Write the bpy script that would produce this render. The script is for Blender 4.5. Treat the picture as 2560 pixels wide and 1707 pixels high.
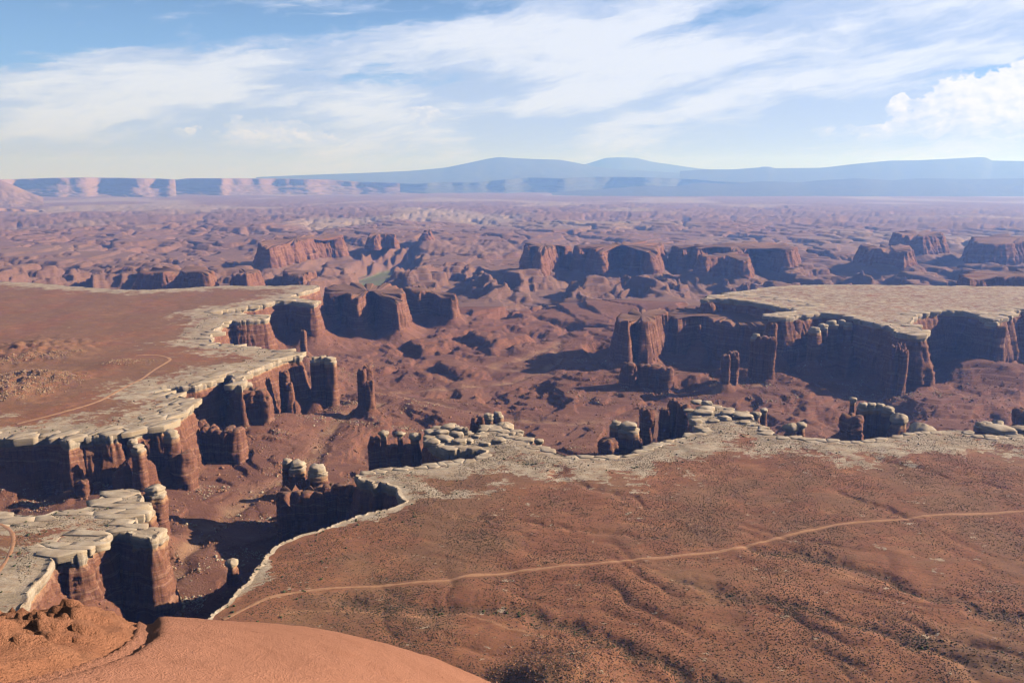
import bpy, math, random
import numpy as np
from mathutils import Vector

for o in list(bpy.data.objects):
    bpy.data.objects.remove(o)
scene = bpy.context.scene
COL = scene.collection

# ------------------------------------------------------------------ camera, sun, sky, exposure
CAMZ = 370.0                      # eye above the bench level (z = 0)
FPX, CX, CY = 1991.0, 1280.0, 853.5
PITCH = math.radians(11.7)
SUN_AZ, SUN_EL = math.radians(82), math.radians(25)

cam_d = bpy.data.cameras.new('camera')
cam = bpy.data.objects.new('camera', cam_d)
COL.objects.link(cam)
cam.location = (0, 0, CAMZ)
cam.rotation_euler = (math.pi / 2 - PITCH, 0, 0)
cam_d.sensor_width = 36.0
cam_d.lens = 28.0
cam_d.clip_start = 0.3
cam_d.clip_end = 300000
scene.camera = cam

sun_d = bpy.data.lights.new('sun', 'SUN')
sun = bpy.data.objects.new('sun', sun_d)
COL.objects.link(sun)
sdir = Vector((math.sin(SUN_AZ) * math.cos(SUN_EL), math.cos(SUN_AZ) * math.cos(SUN_EL), math.sin(SUN_EL)))
sun.rotation_euler = sdir.to_track_quat('Z', 'Y').to_euler()
sun_d.energy = 5.0
sun_d.angle = math.radians(0.53)
sun_d.color = (1.0, 0.95, 0.88)

vs = scene.view_settings
vs.view_transform = 'Standard'
vs.look = 'None'
vs.gamma = 1.0
vs.use_curve_mapping = False
vs.exposure = 0.62
scene.cycles.use_denoising = True
scene.cycles.filter_width = 1.35
scene.cycles.max_bounces = 4
scene.cycles.diffuse_bounces = 0
scene.cycles.glossy_bounces = 1
scene.cycles.volume_bounces = 2

# ------------------------------------------------------------------ node expression helper
class NT:
    def __init__(self, tree):
        self.t = tree; self.n = tree.nodes; self.l = tree.links
    def node(self, kind, **kw):
        n = self.n.new(kind)
        for k, v in kw.items():
            setattr(n, k, v)
        return n
    def put(self, sock, v):
        if isinstance(v, E): v = v.s
        if isinstance(v, bpy.types.NodeSocket): self.l.new(v, sock)
        elif v is not None:
            if sock.type == 'RGBA' and len(v) == 3: v = (*v, 1)
            sock.default_value = v
    def math(self, op, a, b=None, c=None, clamp=False):
        n = self.node('ShaderNodeMath', operation=op, use_clamp=clamp)
        for i, v in enumerate((a, b, c)):
            if v is not None: self.put(n.inputs[i], v)
        return E(self, n.outputs[0])
    def vec(self, x, y, z):
        n = self.node('ShaderNodeCombineXYZ')
        for i, v in enumerate((x, y, z)): self.put(n.inputs[i], v)
        return E(self, n.outputs[0])
    def sep(self, v):
        n = self.node('ShaderNodeSeparateXYZ'); self.put(n.inputs[0], v)
        return [E(self, o) for o in n.outputs]
    def vmath(self, op, a, b=None):
        n = self.node('ShaderNodeVectorMath', operation=op)
        self.put(n.inputs[0], a)
        if b is not None: self.put(n.inputs[1], b)
        return E(self, n.outputs[0])
    def noise(self, v, scale=1.0, detail=4.0, rough=0.55, dist=0.0, col=False):
        n = self.node('ShaderNodeTexNoise')
        if v is not None: self.put(n.inputs['Vector'], v)
        n.inputs['Scale'].default_value = scale; n.inputs['Detail'].default_value = detail
        n.inputs['Roughness'].default_value = rough; n.inputs['Distortion'].default_value = dist
        return E(self, n.outputs['Color' if col else 'Fac'])
    def voronoi(self, v, scale=1.0, feature='F1', out='Distance'):
        n = self.node('ShaderNodeTexVoronoi', feature=feature)
        self.put(n.inputs['Vector'], v); n.inputs['Scale'].default_value = scale
        return E(self, n.outputs[out])
    def ss(self, x, lo, hi):
        n = self.node('ShaderNodeMapRange', interpolation_type='SMOOTHSTEP')
        self.put(n.inputs[0], x); n.inputs[1].default_value = lo; n.inputs[2].default_value = hi
        return E(self, n.outputs[0])
    def mix(self, f, a, b, blend='MIX'):
        n = self.node('ShaderNodeMix', data_type='RGBA', blend_type=blend)
        self.put(n.inputs['Factor'], f); self.put(n.inputs[6], a); self.put(n.inputs[7], b)
        return E(self, n.outputs[2])
    def attr(self, name):
        n = self.node('ShaderNodeAttribute', attribute_name=name)
        return E(self, n.outputs['Fac'])
    def ramp(self, f, stops):
        n = self.node('ShaderNodeValToRGB'); self.put(n.inputs[0], f)
        e = n.color_ramp.elements
        while len(e) < len(stops): e.new(0.5)
        for i, (p, c) in enumerate(stops):
            e[i].position = p; e[i].color = (*c, 1)
        return E(self, n.outputs[0])

class E:
    def __init__(self, nt, s): self.nt = nt; self.s = s
    def __add__(self, o): return self.nt.math('ADD', self, o)
    __radd__ = __add__
    def __mul__(self, o): return self.nt.math('MULTIPLY', self, o)
    __rmul__ = __mul__
    def __sub__(self, o): return self.nt.math('SUBTRACT', self, o)
    def __rsub__(self, o): return self.nt.math('SUBTRACT', o, self)
    def __truediv__(self, o): return self.nt.math('DIVIDE', self, o)

def rayd(px, py):
    u, v = (px - CX) / FPX, (CY - py) / FPX
    c, s = math.cos(PITCH), math.sin(PITCH)
    return (u, c + v * s, -s + v * c)

def make_world():
    w = bpy.data.worlds.new('World'); scene.world = w
    w.use_nodes = True
    nt = NT(w.node_tree); nt.n.clear()
    out = nt.node('ShaderNodeOutputWorld'); bg = nt.node('ShaderNodeBackground')
    nt.l.new(bg.outputs[0], out.inputs[0])
    sky = nt.node('ShaderNodeTexSky', sky_type='NISHITA')
    sky.sun_disc = False; sky.sun_elevation = SUN_EL; sky.sun_rotation = SUN_AZ
    sky.altitude = 1800; sky.air_density = 0.65; sky.dust_density = 0.6; sky.ozone_density = 2.0
    tc = nt.node('ShaderNodeTexCoord')
    x, y, z = nt.sep(tc.outputs['Generated'])
    az = nt.math('ARCTAN2', x, y); el = nt.math('ARCSINE', z)
    # streaky warp of the cloud sheet
    wv = nt.noise(nt.vec(az * 5.0, el * 16.0, 0.3), 1.0, 5, 0.6, col=True)
    wx, wy, wz = nt.sep(wv)
    A = az + (wx - 0.5) * 0.11
    B = el + (wy - 0.5) * 0.045
    streak = nt.noise(nt.vec(A * 3.2, B * 17.0 - A * 2.2, 1.7), 1.0, 7, 0.62)
    fine = nt.noise(nt.vec(A * 14.0, B * 60.0 - A * 8.0, 4.0), 1.0, 5, 0.6)
    puff = nt.noise(nt.vec(az * 30.0, el * 46.0, 2.0), 1.0, 7, 0.62)
    fib = nt.noise(nt.vec(A * 22.0, B * 150.0 - A * 26.0, 7.0), 1.0, 6, 0.65)
    dens = (streak - 0.5) * 2.6 + (fine - 0.5) * 1.5 + (fib - 0.5) * 0.38 + 0.48
    def blob(px, py, sx, sy, slope, amp, a=A, b=B):
        d = rayd(px, py)
        a0 = math.atan2(d[0], d[1]); e0 = math.asin(d[2] / math.sqrt(sum(k * k for k in d)))
        da = a - a0; de = b - e0 - da * slope
        q = da * (FPX / sx); r = de * (FPX / sy)
        q2 = q * q + r * r
        return nt.math('POWER', 2.718, q2 * -1.0) * amp
    # sheets of thin high cloud and the clear gaps between them
    for args in [(260, 250, 420, 120, 0, 0.75), (520, 280, 330, 75, 0, 0.5), (280, 120, 150, 75, -0.3, 0.35),
                 (1080, 105, 520, 40, 0.10, 0.75), (1500, 45, 420, 36, 0.12, 0.5),
                 (1560, 150, 330, 80, 0.0, 0.6), (2200, 70, 420, 110, 0.15, 0.7), (2050, 210, 600, 60, 0.18, 0.45),
                 (1500, 250, 500, 110, 0.0, 0.55), (900, 235, 170, 26, 0.08, 0.45),
                 (300, 360, 520, 70, 0, 0.55), (1500, 340, 650, 80, 0, 0.55), (2150, 350, 520, 60, 0, 0.45), (80, 70, 230, 95, 0, -1.0), (650, 70, 300, 60, 0, -0.9), (1000, 185, 230, 34, 0.0, -0.75),
                 (1750, 60, 260, 45, 0.2, -0.75), (1280, 10, 220, 30, 0, -0.4), (2480, 190, 120, 26, 0.15, -0.6),
                 (880, 320, 260, 26, 0.0, -0.45), (1100, 25, 200, 40, 0.1, -0.4)]:
        dens = dens + blob(*args)
    # the cover breaks up overhead
    over = 1.0 - nt.ss(el, 0.20, 0.42) * 0.9
    alpha = nt.ss(dens, 0.0, 0.62) * over
    shade = nt.noise(nt.vec(A * 5.0, B * 22.0 - A * 3.0, 9.0), 1.0, 6, 0.6)
    grey = None
    for args in [(200, 375, 340, 55, 0, 0.9), (1330, 350, 170, 70, 0, 0.8), (1640, 255, 430, 30, 0.28, 0.8), (1800, 340, 320, 50, 0.15, 0.6), (2150, 300, 300, 45, 0.1, 0.5), (520, 335, 160, 40, 0, 0.7), (1250, 210, 260, 30, 0.1, 0.3)]:
        b = blob(*args)
        grey = b if grey is None else grey + b
    thick = nt.ss(dens * 0.6 - grey + (shade - 0.5) * 3.2 + (fib - 0.5) * 0.8, 0.05, 1.0)
    col = nt.mix(thick, (6.0, 7.7, 11.6), (10.8, 11.6, 13.8))
    low = nt.ss(el, 0.34, 0.08)
    blue = nt.mix(low * 0.8, sky.outputs[0], (3.7, 7.2, 13.2))
    base = nt.mix(alpha * 0.95, blue, col)
    # heaped cumulus low over the horizon
    B2 = el; A2 = az
    cu = (puff - 0.5) * 3.0
    cum = None
    for args in [(610, 325, 150, 34, 0, 0.75), (800, 345, 120, 22, -0.05, 0.62), (2380, 250, 80, 52, 0.15, 0.75), (2530, 235, 90, 60, 0.2, 0.95),
                 (2250, 262, 24, 28, 0, 0.8), (2150, 330, 130, 24, 0.05, 0.55), (2480, 320, 160, 30, 0.0, 0.6), (1060, 300, 70, 36, 0, 0.6)]:
        b = blob(*args, a=A2, b=B2)
        cum = b if cum is None else cum + b
    puf2 = nt.noise(nt.vec(az * 30.0 - 0.16, el * 46.0 - 0.22, 2.0), 1.0, 7, 0.62)
    cd = cum + cu * nt.ss(cum, 0.02, 0.4) * 0.9
    ca = nt.ss(cd, 0.40, 0.54)
    lit = nt.ss((puf2 - puff) * 2.2 + (el - 0.035) * 7.0 + cd * 0.3, 0.05, 0.8)
    ccol = nt.mix(lit, (7.4, 8.8, 12.0), (13.4, 13.2, 13.8))
    base = nt.mix(ca * 0.92, base, ccol)
    # pale air at the horizon
    hz = nt.math('POWER', 2.718, nt.math('ABSOLUTE', el) * -26.0)
    base = nt.mix(hz * 0.75, base, (8.8, 9.6, 16.5))
    nt.put(bg.inputs[0], base)
    bg.inputs[1].default_value = 0.05
make_world()

# ------------------------------------------------------------------ numeric helpers
def at(px, py, z=0.0):
    d = rayd(px, py)
    t = (z - CAMZ) / d[2]
    return np.array([d[0] * t, d[1] * t])

_pr = np.random.default_rng(12345)
_PERM = np.concatenate([_pr.permutation(256)] * 3).astype(np.int32)
_ang = _pr.uniform(0, 2 * math.pi, 256)
_G2 = (np.cos(_ang).astype(np.float32), np.sin(_ang).astype(np.float32))
_zc = _pr.uniform(-1, 1, 256); _zs = np.sqrt(1 - _zc ** 2)
_G3 = ((_zs * np.cos(_ang)).astype(np.float32), (_zs * np.sin(_ang)).astype(np.float32), _zc.astype(np.float32))
def perlin(x, y, z=None, seed=0):
    x = np.asarray(x, np.float64); y = np.asarray(y, np.float64)
    fx_ = np.floor(x); fy_ = np.floor(y)
    xf = (x - fx_).astype(np.float32); yf = (y - fy_).astype(np.float32)
    xi = (fx_.astype(np.int64) + seed * 37 & 255).astype(np.int32); yi = (fy_.astype(np.int64) + seed * 101 & 255).astype(np.int32)
    u = xf * xf * xf * (xf * (xf * 6 - 15) + 10); v = yf * yf * yf * (yf * (yf * 6 - 15) + 10)
    A0 = _PERM[xi]; A1 = _PERM[xi + 1]
    h00 = _PERM[A0 + yi]; h10 = _PERM[A1 + yi]; h01 = _PERM[A0 + yi + 1]; h11 = _PERM[A1 + yi + 1]
    if z is None:
        gx, gy = _G2
        a = gx[h00] * xf + gy[h00] * yf; b = gx[h10] * (xf - 1) + gy[h10] * yf
        c = gx[h01] * xf + gy[h01] * (yf - 1); d = gx[h11] * (xf - 1) + gy[h11] * (yf - 1)
        p = a + u * (b - a); q = c + u * (d - c)
        return (p + v * (q - p)) * 1.4
    z = np.broadcast_to(np.asarray(z, np.float64), x.shape)
    fz_ = np.floor(z); zf = (z - fz_).astype(np.float32); zi = (fz_.astype(np.int64) & 255).astype(np.int32)
    w = zf * zf * zf * (zf * (zf * 6 - 15) + 10)
    gx, gy, gz = _G3
    r = []
    for k in (0, 1):
        f = zf - k
        i00 = _PERM[h00 + zi + k]; i10 = _PERM[h10 + zi + k]; i01 = _PERM[h01 + zi + k]; i11 = _PERM[h11 + zi + k]
        a = gx[i00] * xf + gy[i00] * yf + gz[i00] * f; b = gx[i10] * (xf - 1) + gy[i10] * yf + gz[i10] * f
        c = gx[i01] * xf + gy[i01] * (yf - 1) + gz[i01] * f; d = gx[i11] * (xf - 1) + gy[i11] * (yf - 1) + gz[i11] * f
        p = a + u * (b - a); q = c + u * (d - c)
        r.append(p + v * (q - p))
    return (r[0] + w * (r[1] - r[0])) * 1.4

def fbm(x, y, z=None, oct=4, seed=0, gain=0.5):
    r = 0; a = 1.0; f = 1.0
    for i in range(oct):
        r = r + a * perlin(np.asarray(x) * f, np.asarray(y) * f, None if z is None else np.asarray(z) * f, seed + i * 17)
        a *= gain; f *= 2.03
    return r

def sstep(x, a, b):
    t = np.clip((x - a) / (b - a), 0, 1)
    return t * t * (3 - 2 * t)

def new_mesh(name, verts, faces, mats, attrs=None, smooth=False):
    """faces: int array (n,4) or (n,3) or list of polygons"""
    me = bpy.data.meshes.new(name)
    verts = np.ascontiguousarray(verts, np.float32)
    me.vertices.add(len(verts)); me.vertices.foreach_set('co', verts.ravel())
    if isinstance(faces, np.ndarray):
        k = faces.shape[1]; n = len(faces)
        me.loops.add(n * k); me.loops.foreach_set('vertex_index', faces.astype(np.int32).ravel())
        me.polygons.add(n); me.polygons.foreach_set('loop_start', np.arange(n, dtype=np.int32) * k)
    else:
        n = len(faces); ls = [len(f) for f in faces]
        me.loops.add(sum(ls)); me.loops.foreach_set('vertex_index', np.array([i for f in faces for i in f], np.int32))
        me.polygons.add(n); me.polygons.foreach_set('loop_start', np.concatenate([[0], np.cumsum(ls)[:-1]]).astype(np.int32))
    me.update(calc_edges=True)
    if smooth: me.polygons.foreach_set('use_smooth', np.ones(n, bool))
    for k, v in (attrs or {}).items():
        a = me.attributes.new(k, 'FLOAT', 'POINT')
        a.data.foreach_set('value', np.ascontiguousarray(v, np.float32))
    for m in (mats if isinstance(mats, (list, tuple)) else [mats]): me.materials.append(m)
    me.validate()
    return me

def obj(name, me, parent=None, loc=(0, 0, 0), kind=None, label=None, cat=None, group=None):
    o = bpy.data.objects.new(name, me); COL.objects.link(o)
    o.location = loc
    if parent: o.parent = parent
    if kind: o['kind'] = kind
    if label: o['label'] = label
    if cat: o['category'] = cat
    if group: o['group'] = group
    return o

def grid_faces(nr, nc, wrap=False):
    i = np.arange(nr - 1)[:, None]; j = np.arange(nc if wrap else nc - 1)[None, :]
    j2 = (j + 1) % nc
    return np.stack([i * nc + j, i * nc + j2, (i + 1) * nc + j2, (i + 1) * nc + j], -1).reshape(-1, 4)

def densify(p, step, closed=True, jag=True):
    p = np.asarray(p, float)
    q = np.vstack([p, p[:1]]) if closed else p
    out = []
    for a, b in zip(q[:-1], q[1:]):
        m = (a + b) / 2
        st = step(math.hypot(*m)) if callable(step) else step
        n = max(1, int(np.hypot(*(b - a)) / st))
        t = np.arange(n)[:, None] / n
        out.append(a + (b - a) * t)
    r = np.vstack(out)
    return r if closed else np.vstack([r, q[-1:]])

def smooth_loop(p, it=1, k=0.2):
    p = np.asarray(p, float)
    for _ in range(it):
        q = np.roll(p, -1, 0)
        p = np.stack([(1 - k) * p + k * q, k * p + (1 - k) * q], 1).reshape(-1, 2)
    return p

def seg_dist(X, Y, line, chunk=None):
    """distance of points to an open polyline (n,2)"""
    d = np.full(X.shape, 1e9)
    for a, b in zip(line[:-1], line[1:]):
        ab = b - a; L = ab @ ab + 1e-9
        t = np.clip(((X - a[0]) * ab[0] + (Y - a[1]) * ab[1]) / L, 0, 1)
        d = np.minimum(d, np.hypot(X - a[0] - t * ab[0], Y - a[1] - t * ab[1]))
    return d

def pxline(pts, z=0.0):
    return np.array([at(x, y, z) for x, y in pts])

# ------------------------------------------------------------------ materials
def base_mat(name, rough=0.95):
    m = bpy.data.materials.new(name); m.use_nodes = True
    nt = NT(m.node_tree)
    b = nt.n['Principled BSDF']
    b.inputs['Roughness'].default_value = rough
    b.inputs['Specular IOR Level'].default_value = 0.15
    geo = nt.node('ShaderNodeNewGeometry')
    return m, nt, b, E(nt, geo.outputs['Position']), geo

def bump(nt, b, h, strength, dist):
    n = nt.node('ShaderNodeBump'); n.inputs['Strength'].default_value = strength; n.inputs['Distance'].default_value = dist
    nt.put(n.inputs['Height'], h); nt.l.new(n.outputs[0], b.inputs['Normal'])

def vscale(nt, P, sx, sy, sz):
    return nt.vmath('MULTIPLY', P, (sx, sy, sz))

def white_col(nt, P, k=1.0):
    n1 = nt.noise(vscale(nt, P, 0.05, 0.05, 0.3), 1, 6, 0.6)
    n2 = nt.noise(vscale(nt, P, 0.5, 0.5, 0.9), 1, 5, 0.65)
    c = nt.ramp(n1, [(0.25, (0.32, 0.215, 0.142)), (0.5, (0.48, 0.362, 0.268)), (0.75, (0.62, 0.505, 0.405))])
    c = nt.mix(nt.ss(n2, 0.56, 0.72) * 0.55, c, (0.20, 0.148, 0.112))
    return c, n2

def red_cliff_mat():
    m, nt, b, P, geo = base_mat('red_cliff_rock')
    x, y, z = nt.sep(P)
    w = nt.noise(vscale(nt, P, 0.03, 0.03, 0.03), 1, 3)
    zz = z * 0.16 + w * 2.2
    band = nt.noise(nt.vec(x * 0.002, y * 0.002, zz), 1.6, 4, 0.65)
    c = nt.ramp(band, [(0.28, (0.13, 0.050, 0.032)), (0.42, (0.29, 0.122, 0.075)), (0.52, (0.205, 0.080, 0.050)),
                       (0.62, (0.40, 0.205, 0.135)), (0.72, (0.25, 0.10, 0.062)), (0.85, (0.33, 0.145, 0.09))])
    streak = nt.noise(vscale(nt, P, 0.35, 0.35, 0.02), 1, 5, 0.65)
    c = nt.mix(nt.ss(streak, 0.48, 0.66) * 0.65, c, (0.115, 0.050, 0.036))
    c = nt.mix(nt.ss(streak, 0.5, 0.25) * 0.3, c, (0.44, 0.24, 0.15))
    fine = nt.noise(P, 0.7, 6, 0.7)
    c = nt.mix(nt.ss(fine, 0.35, 0.7) * 0.35, c, (0.20, 0.085, 0.05))
    N = nt.sep(E(nt, geo.outputs['Normal']))[2]
    c = nt.mix(nt.ss(N + (fine - 0.5) * 0.3, 0.72, 0.92) * 0.85, c, (0.235, 0.128, 0.088))
    wc, wn = white_col(nt, P)
    wm = nt.attr('white')
    # tan transition beneath the pale cap
    c = nt.mix(nt.ss(wm, 0.02, 0.35), c, (0.46, 0.25, 0.14))
    c = nt.mix(nt.ss(wm + (fine - 0.5) * 0.3, 0.45, 0.62), c, wc)
    nt.put(b.inputs['Base Color'], c)
    led = nt.noise(nt.vec(x * 0.05, y * 0.05, z * 0.9), 1, 5, 0.7)
    bump(nt, b, led * 1.2 + streak * 1.0 + fine * 0.6, 0.8, 1.1)
    return m

def white_mat():
    m, nt, b, P, geo = base_mat('pale_rim_sandstone')
    c, n2 = white_col(nt, P)
    x, y, z = nt.sep(P)
    N = nt.sep(E(nt, geo.outputs['Normal']))[2]
    led = nt.noise(nt.vec(x * 0.03, y * 0.03, z * 0.8), 1, 5, 0.6)
    side = nt.ss(N, 0.75, 0.2)
    c = nt.mix(side * 0.6, c, nt.ramp(led, [(0.3, (0.40, 0.25, 0.15)), (0.5, (0.52, 0.38, 0.25)), (0.7, (0.58, 0.46, 0.33))]))
    sp = nt.noise(vscale(nt, P, 0.35, 0.35, 0.35), 1, 6, 0.75)
    c = nt.mix(nt.ss(sp, 0.60, 0.72) * 0.7, c, (0.14, 0.105, 0.08))
    nt.put(b.inputs['Base Color'], c)
    bump(nt, b, n2 * 0.7 + led * 0.8 + sp * 0.5, 0.7, 0.8)
    return m

def soil_mat():
    m, nt, b, P, geo = base_mat('bench_soil')
    x, y, z = nt.sep(P)
    big = nt.noise(vscale(nt, P, 0.006, 0.011, 0), 1, 6, 0.6, 0.4)
    mid = nt.noise(vscale(nt, P, 0.03, 0.05, 0), 1, 6, 0.62, 0.6)
    fine = nt.noise(vscale(nt, P, 0.35, 0.35, 0.35), 1, 6, 0.7)
    c = nt.ramp(big, [(0.28, (0.345, 0.150, 0.082)), (0.45, (0.30, 0.122, 0.066)), (0.6, (0.265, 0.104, 0.058)), (0.75, (0.36, 0.168, 0.094))])
    c = nt.mix(nt.ss(mid, 0.42, 0.62) * 0.6, c, (0.245, 0.105, 0.057))
    c = nt.mix(nt.ss(mid, 0.5, 0.3) * 0.45, c, (0.47, 0.225, 0.115))
    # thin grass and blackbrush bloom
    veg = nt.attr('veg')
    vn = nt.noise(vscale(nt, P, 0.012, 0.03, 0), 1, 6, 0.65, 0.8)
    c = nt.mix(nt.ss(vn + veg * 0.35, 0.55, 0.85) * 0.45, c, (0.21, 0.130, 0.075))
    gul = nt.attr('gully')
    c = nt.mix(nt.ss(gul + (fine - 0.5) * 0.7, 0.4, 1.0) * 0.5, c, (0.13, 0.078, 0.045))
    pal = nt.attr('pale')
    c = nt.mix(nt.ss(pal + (fine - 0.5) * 0.4, 0.3, 0.8), c, (0.50, 0.26, 0.145))
    # bare pale rock towards the rim, soil left in the joints
    wm = nt.attr('white')
    wc, wn = white_col(nt, P)
    crk = nt.noise(vscale(nt, P, 0.05, 0.16, 0), 1, 7, 0.68, 0.7)
    crk2 = nt.noise(vscale(nt, P, 0.013, 0.02, 0), 1, 7, 0.66, 1.0)
    wc = nt.mix(nt.ss(crk, 0.52, 0.62) * 0.42, wc, (0.40, 0.22, 0.13))
    wc = nt.mix(nt.ss(crk2, 0.5, 0.62) * 0.55, wc, (0.27, 0.20, 0.135))
    wc = nt.mix(nt.ss(crk, 0.44, 0.36) * 0.5, wc, (0.17, 0.13, 0.085))
    pt = nt.noise(vscale(nt, P, 0.07, 0.11, 0), 1, 6, 0.65, 0.8)
    c = nt.mix(nt.ss(wm * 0.82 + (mid - 0.5) * 1.6 + (pt - 0.5) * 2.4 + (fine - 0.5) * 0.7, 0.42, 0.54), c, wc)
    spk = nt.voronoi(vscale(nt, P, 0.42, 0.36, 0), 1.0)
    c = nt.mix(nt.ss(spk + (vn - 0.5) * 0.5, 0.36, 0.22) * 0.62 * (1.0 - wm * 0.6), c, (0.105, 0.066, 0.036))
    nt.put(b.inputs['Base Color'], c)
    bump(nt, b, fine * 0.7 + mid * 2.0 + crk * wm * 1.5, 0.7, 1.2)
    return m

def floor_mat(far=False):
    m, nt, b, P, geo = base_mat('canyon_floor_rock' + ('_far' if far else ''))
    x, y, z = nt.sep(P)
    k = 0.35 if far else 1.0
    N = nt.sep(E(nt, geo.outputs['True Normal']))[2]
    big = nt.noise(vscale(nt, P, 0.004 * k, 0.008 * k, 0.004), 1, 6, 0.6, 0.5)
    mid = nt.noise(vscale(nt, P, 0.03 * k, 0.06 * k, 0.03), 1, 6, 0.65, 0.5)
    fine = nt.noise(vscale(nt, P, 0.4 * k, 0.4 * k, 0.4 * k), 1, 6, 0.72)
    c = nt.ramp(big, [(0.28, (0.225, 0.102, 0.070)), (0.45, (0.285, 0.132, 0.090)), (0.6, (0.215, 0.092, 0.062)), (0.75, (0.34, 0.178, 0.122))])
    c = nt.mix(nt.ss(mid, 0.45, 0.65) * 0.5, c, (0.21, 0.085, 0.05))
    c = nt.mix(nt.ss(mid, 0.45, 0.25) * 0.5, c, (0.42, 0.22, 0.14))
    steep = nt.ss(N, 0.92, 0.6)
    band = nt.noise(nt.vec(x * 0.003, y * 0.003, z * 0.22), 1, 4, 0.6)
    c = nt.mix(steep * 0.75, c, nt.ramp(band, [(0.35, (0.20, 0.072, 0.042)), (0.5, (0.31, 0.125, 0.075)), (0.65, (0.24, 0.09, 0.055))]))
    c = nt.mix(nt.ss(fine, 0.48, 0.70) * 0.55, c, (0.13, 0.060, 0.042))
    c = nt.mix(nt.ss(fine, 0.42, 0.28) * 0.35, c, (0.46, 0.27, 0.18))
    c = nt.mix(nt.attr('pale') * 0.8, c, (0.46, 0.27, 0.165))
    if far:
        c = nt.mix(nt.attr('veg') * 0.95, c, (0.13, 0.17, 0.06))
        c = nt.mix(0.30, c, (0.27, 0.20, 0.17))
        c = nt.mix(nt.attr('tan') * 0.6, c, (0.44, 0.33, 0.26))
    nt.put(b.inputs['Base Color'], c)
    led = nt.noise(nt.vec(x * 0.012, y * 0.012, z * 0.5), 1, 6, 0.7)
    if far:
        g1 = nt.noise(vscale(nt, P, 0.02, 0.02, 0.06), 1, 8, 0.72, 0.5)
        bump(nt, b, g1 * 0.6 + led * 1.8, 0.8, 5.0)
    else: bump(nt, b, fine * 1.6 + mid * 2.5 + led * 1.5, 1.0, 1.6)
    return m

def plain_mat(name, c0, c1, scale, bstr=0.5, bdist=0.3, c2=None):
    m, nt, b, P, geo = base_mat(name)
    n = nt.noise(P, scale, 7, 0.65)
    c = nt.mix(nt.ss(n, 0.3, 0.7), c0, c1)
    if c2: c = nt.mix(nt.ss(nt.noise(P, scale * 6, 4, 0.6), 0.55, 0.75) * 0.6, c, c2)
    nt.put(b.inputs['Base Color'], c)
    bump(nt, b, n, bstr, bdist)
    return m

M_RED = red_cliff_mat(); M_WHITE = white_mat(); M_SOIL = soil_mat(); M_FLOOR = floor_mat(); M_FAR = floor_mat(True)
M_ROAD = plain_mat('dirt_road_dust', (0.38, 0.185, 0.105), (0.48, 0.255, 0.15), 0.25, 0.3, 0.2, (0.30, 0.14, 0.08))
M_TRACK = plain_mat('wash_sand', (0.42, 0.21, 0.12), (0.52, 0.29, 0.17), 0.1, 0.3, 0.2)
M_SHRUB = plain_mat('scrub_leaves', (0.070, 0.058, 0.030), (0.15, 0.105, 0.060), 0.05)
M_GREEN = plain_mat('green_shrub_leaves', (0.055, 0.065, 0.025), (0.11, 0.115, 0.045), 0.2)
M_RUB_P = plain_mat('pale_rubble_stone', (0.34, 0.23, 0.15), (0.52, 0.40, 0.29), 0.12)
M_HILL = plain_mat('hill_stone', (0.30, 0.16, 0.09), (0.44, 0.29, 0.185), 0.12)
M_RUB_R = plain_mat('red_rubble_stone', (0.22, 0.09, 0.05), (0.38, 0.19, 0.115), 0.12)
M_FAIR = plain_mat('mountain_forest', (0.080, 0.085, 0.07), (0.105, 0.098, 0.078), 0.0012, 0.1)
M_MEAD = plain_mat('riverside_green', (0.09, 0.13, 0.05), (0.16, 0.18, 0.07), 0.02)
M_RIVER = plain_mat('muddy_river_water', (0.17, 0.15, 0.10), (0.20, 0.17, 0.12), 0.01, 0.05)

def dome_mat(name, ca, cb, cc, lay=0.0):
    m, nt, b, P, geo = base_mat(name, 0.9)
    L = nt.vmath('SUBTRACT', P, (0, 0, CAMZ))
    x, y, z = nt.sep(L)
    n1 = nt.noise(L, 0.9, 7, 0.6); n2 = nt.noise(L, 14, 6, 0.7); n3 = nt.noise(L, 70, 3, 0.6)
    strk = nt.noise(nt.vec(x * 0.6, y * 3.0, z * 9.0), 1.3, 6, 0.65, 0.8)
    c = nt.ramp(n1, [(0.3, ca), (0.5, cb), (0.72, cc)])
    c = nt.mix(nt.ss(strk, 0.56, 0.72) * 0.28, c, (0.30, 0.115, 0.065))
    c = nt.mix(nt.ss(n2, 0.55, 0.75) * 0.30, c, (0.30, 0.12, 0.070))
    c = nt.mix(nt.ss(n2, 0.42, 0.25) * 0.25, c, (0.62, 0.34, 0.21))
    pit = nt.noise(L, 5.5, 5, 0.7)
    c = nt.mix(nt.ss(pit, 0.66, 0.72) * 0.6, c, (0.22, 0.085, 0.05))
    nt.put(b.inputs['Base Color'], c)
    grit = nt.noise(L, 160, 2, 0.6)
    c = nt.mix(nt.ss(grit, 0.5, 0.7) * 0.22, c, (0.24, 0.095, 0.058))
    nt.put(b.inputs['Base Color'], c)
    bump(nt, b, n2 * 0.8 + n3 * 0.5 + grit * 0.25 + strk * (0.4 + lay) + n1 * 0.6 - nt.ss(pit, 0.64, 0.72) * 0.5, 0.9, 0.05 + 0.05 * lay)
    return m
M_DOME = dome_mat('slickrock_dome', (0.47, 0.20, 0.125), (0.53, 0.232, 0.148), (0.46, 0.19, 0.115))
M_LEDGE = dome_mat('rough_ledge_rock', (0.46, 0.185, 0.098), (0.53, 0.225, 0.125), (0.40, 0.152, 0.082), 0.5)

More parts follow.
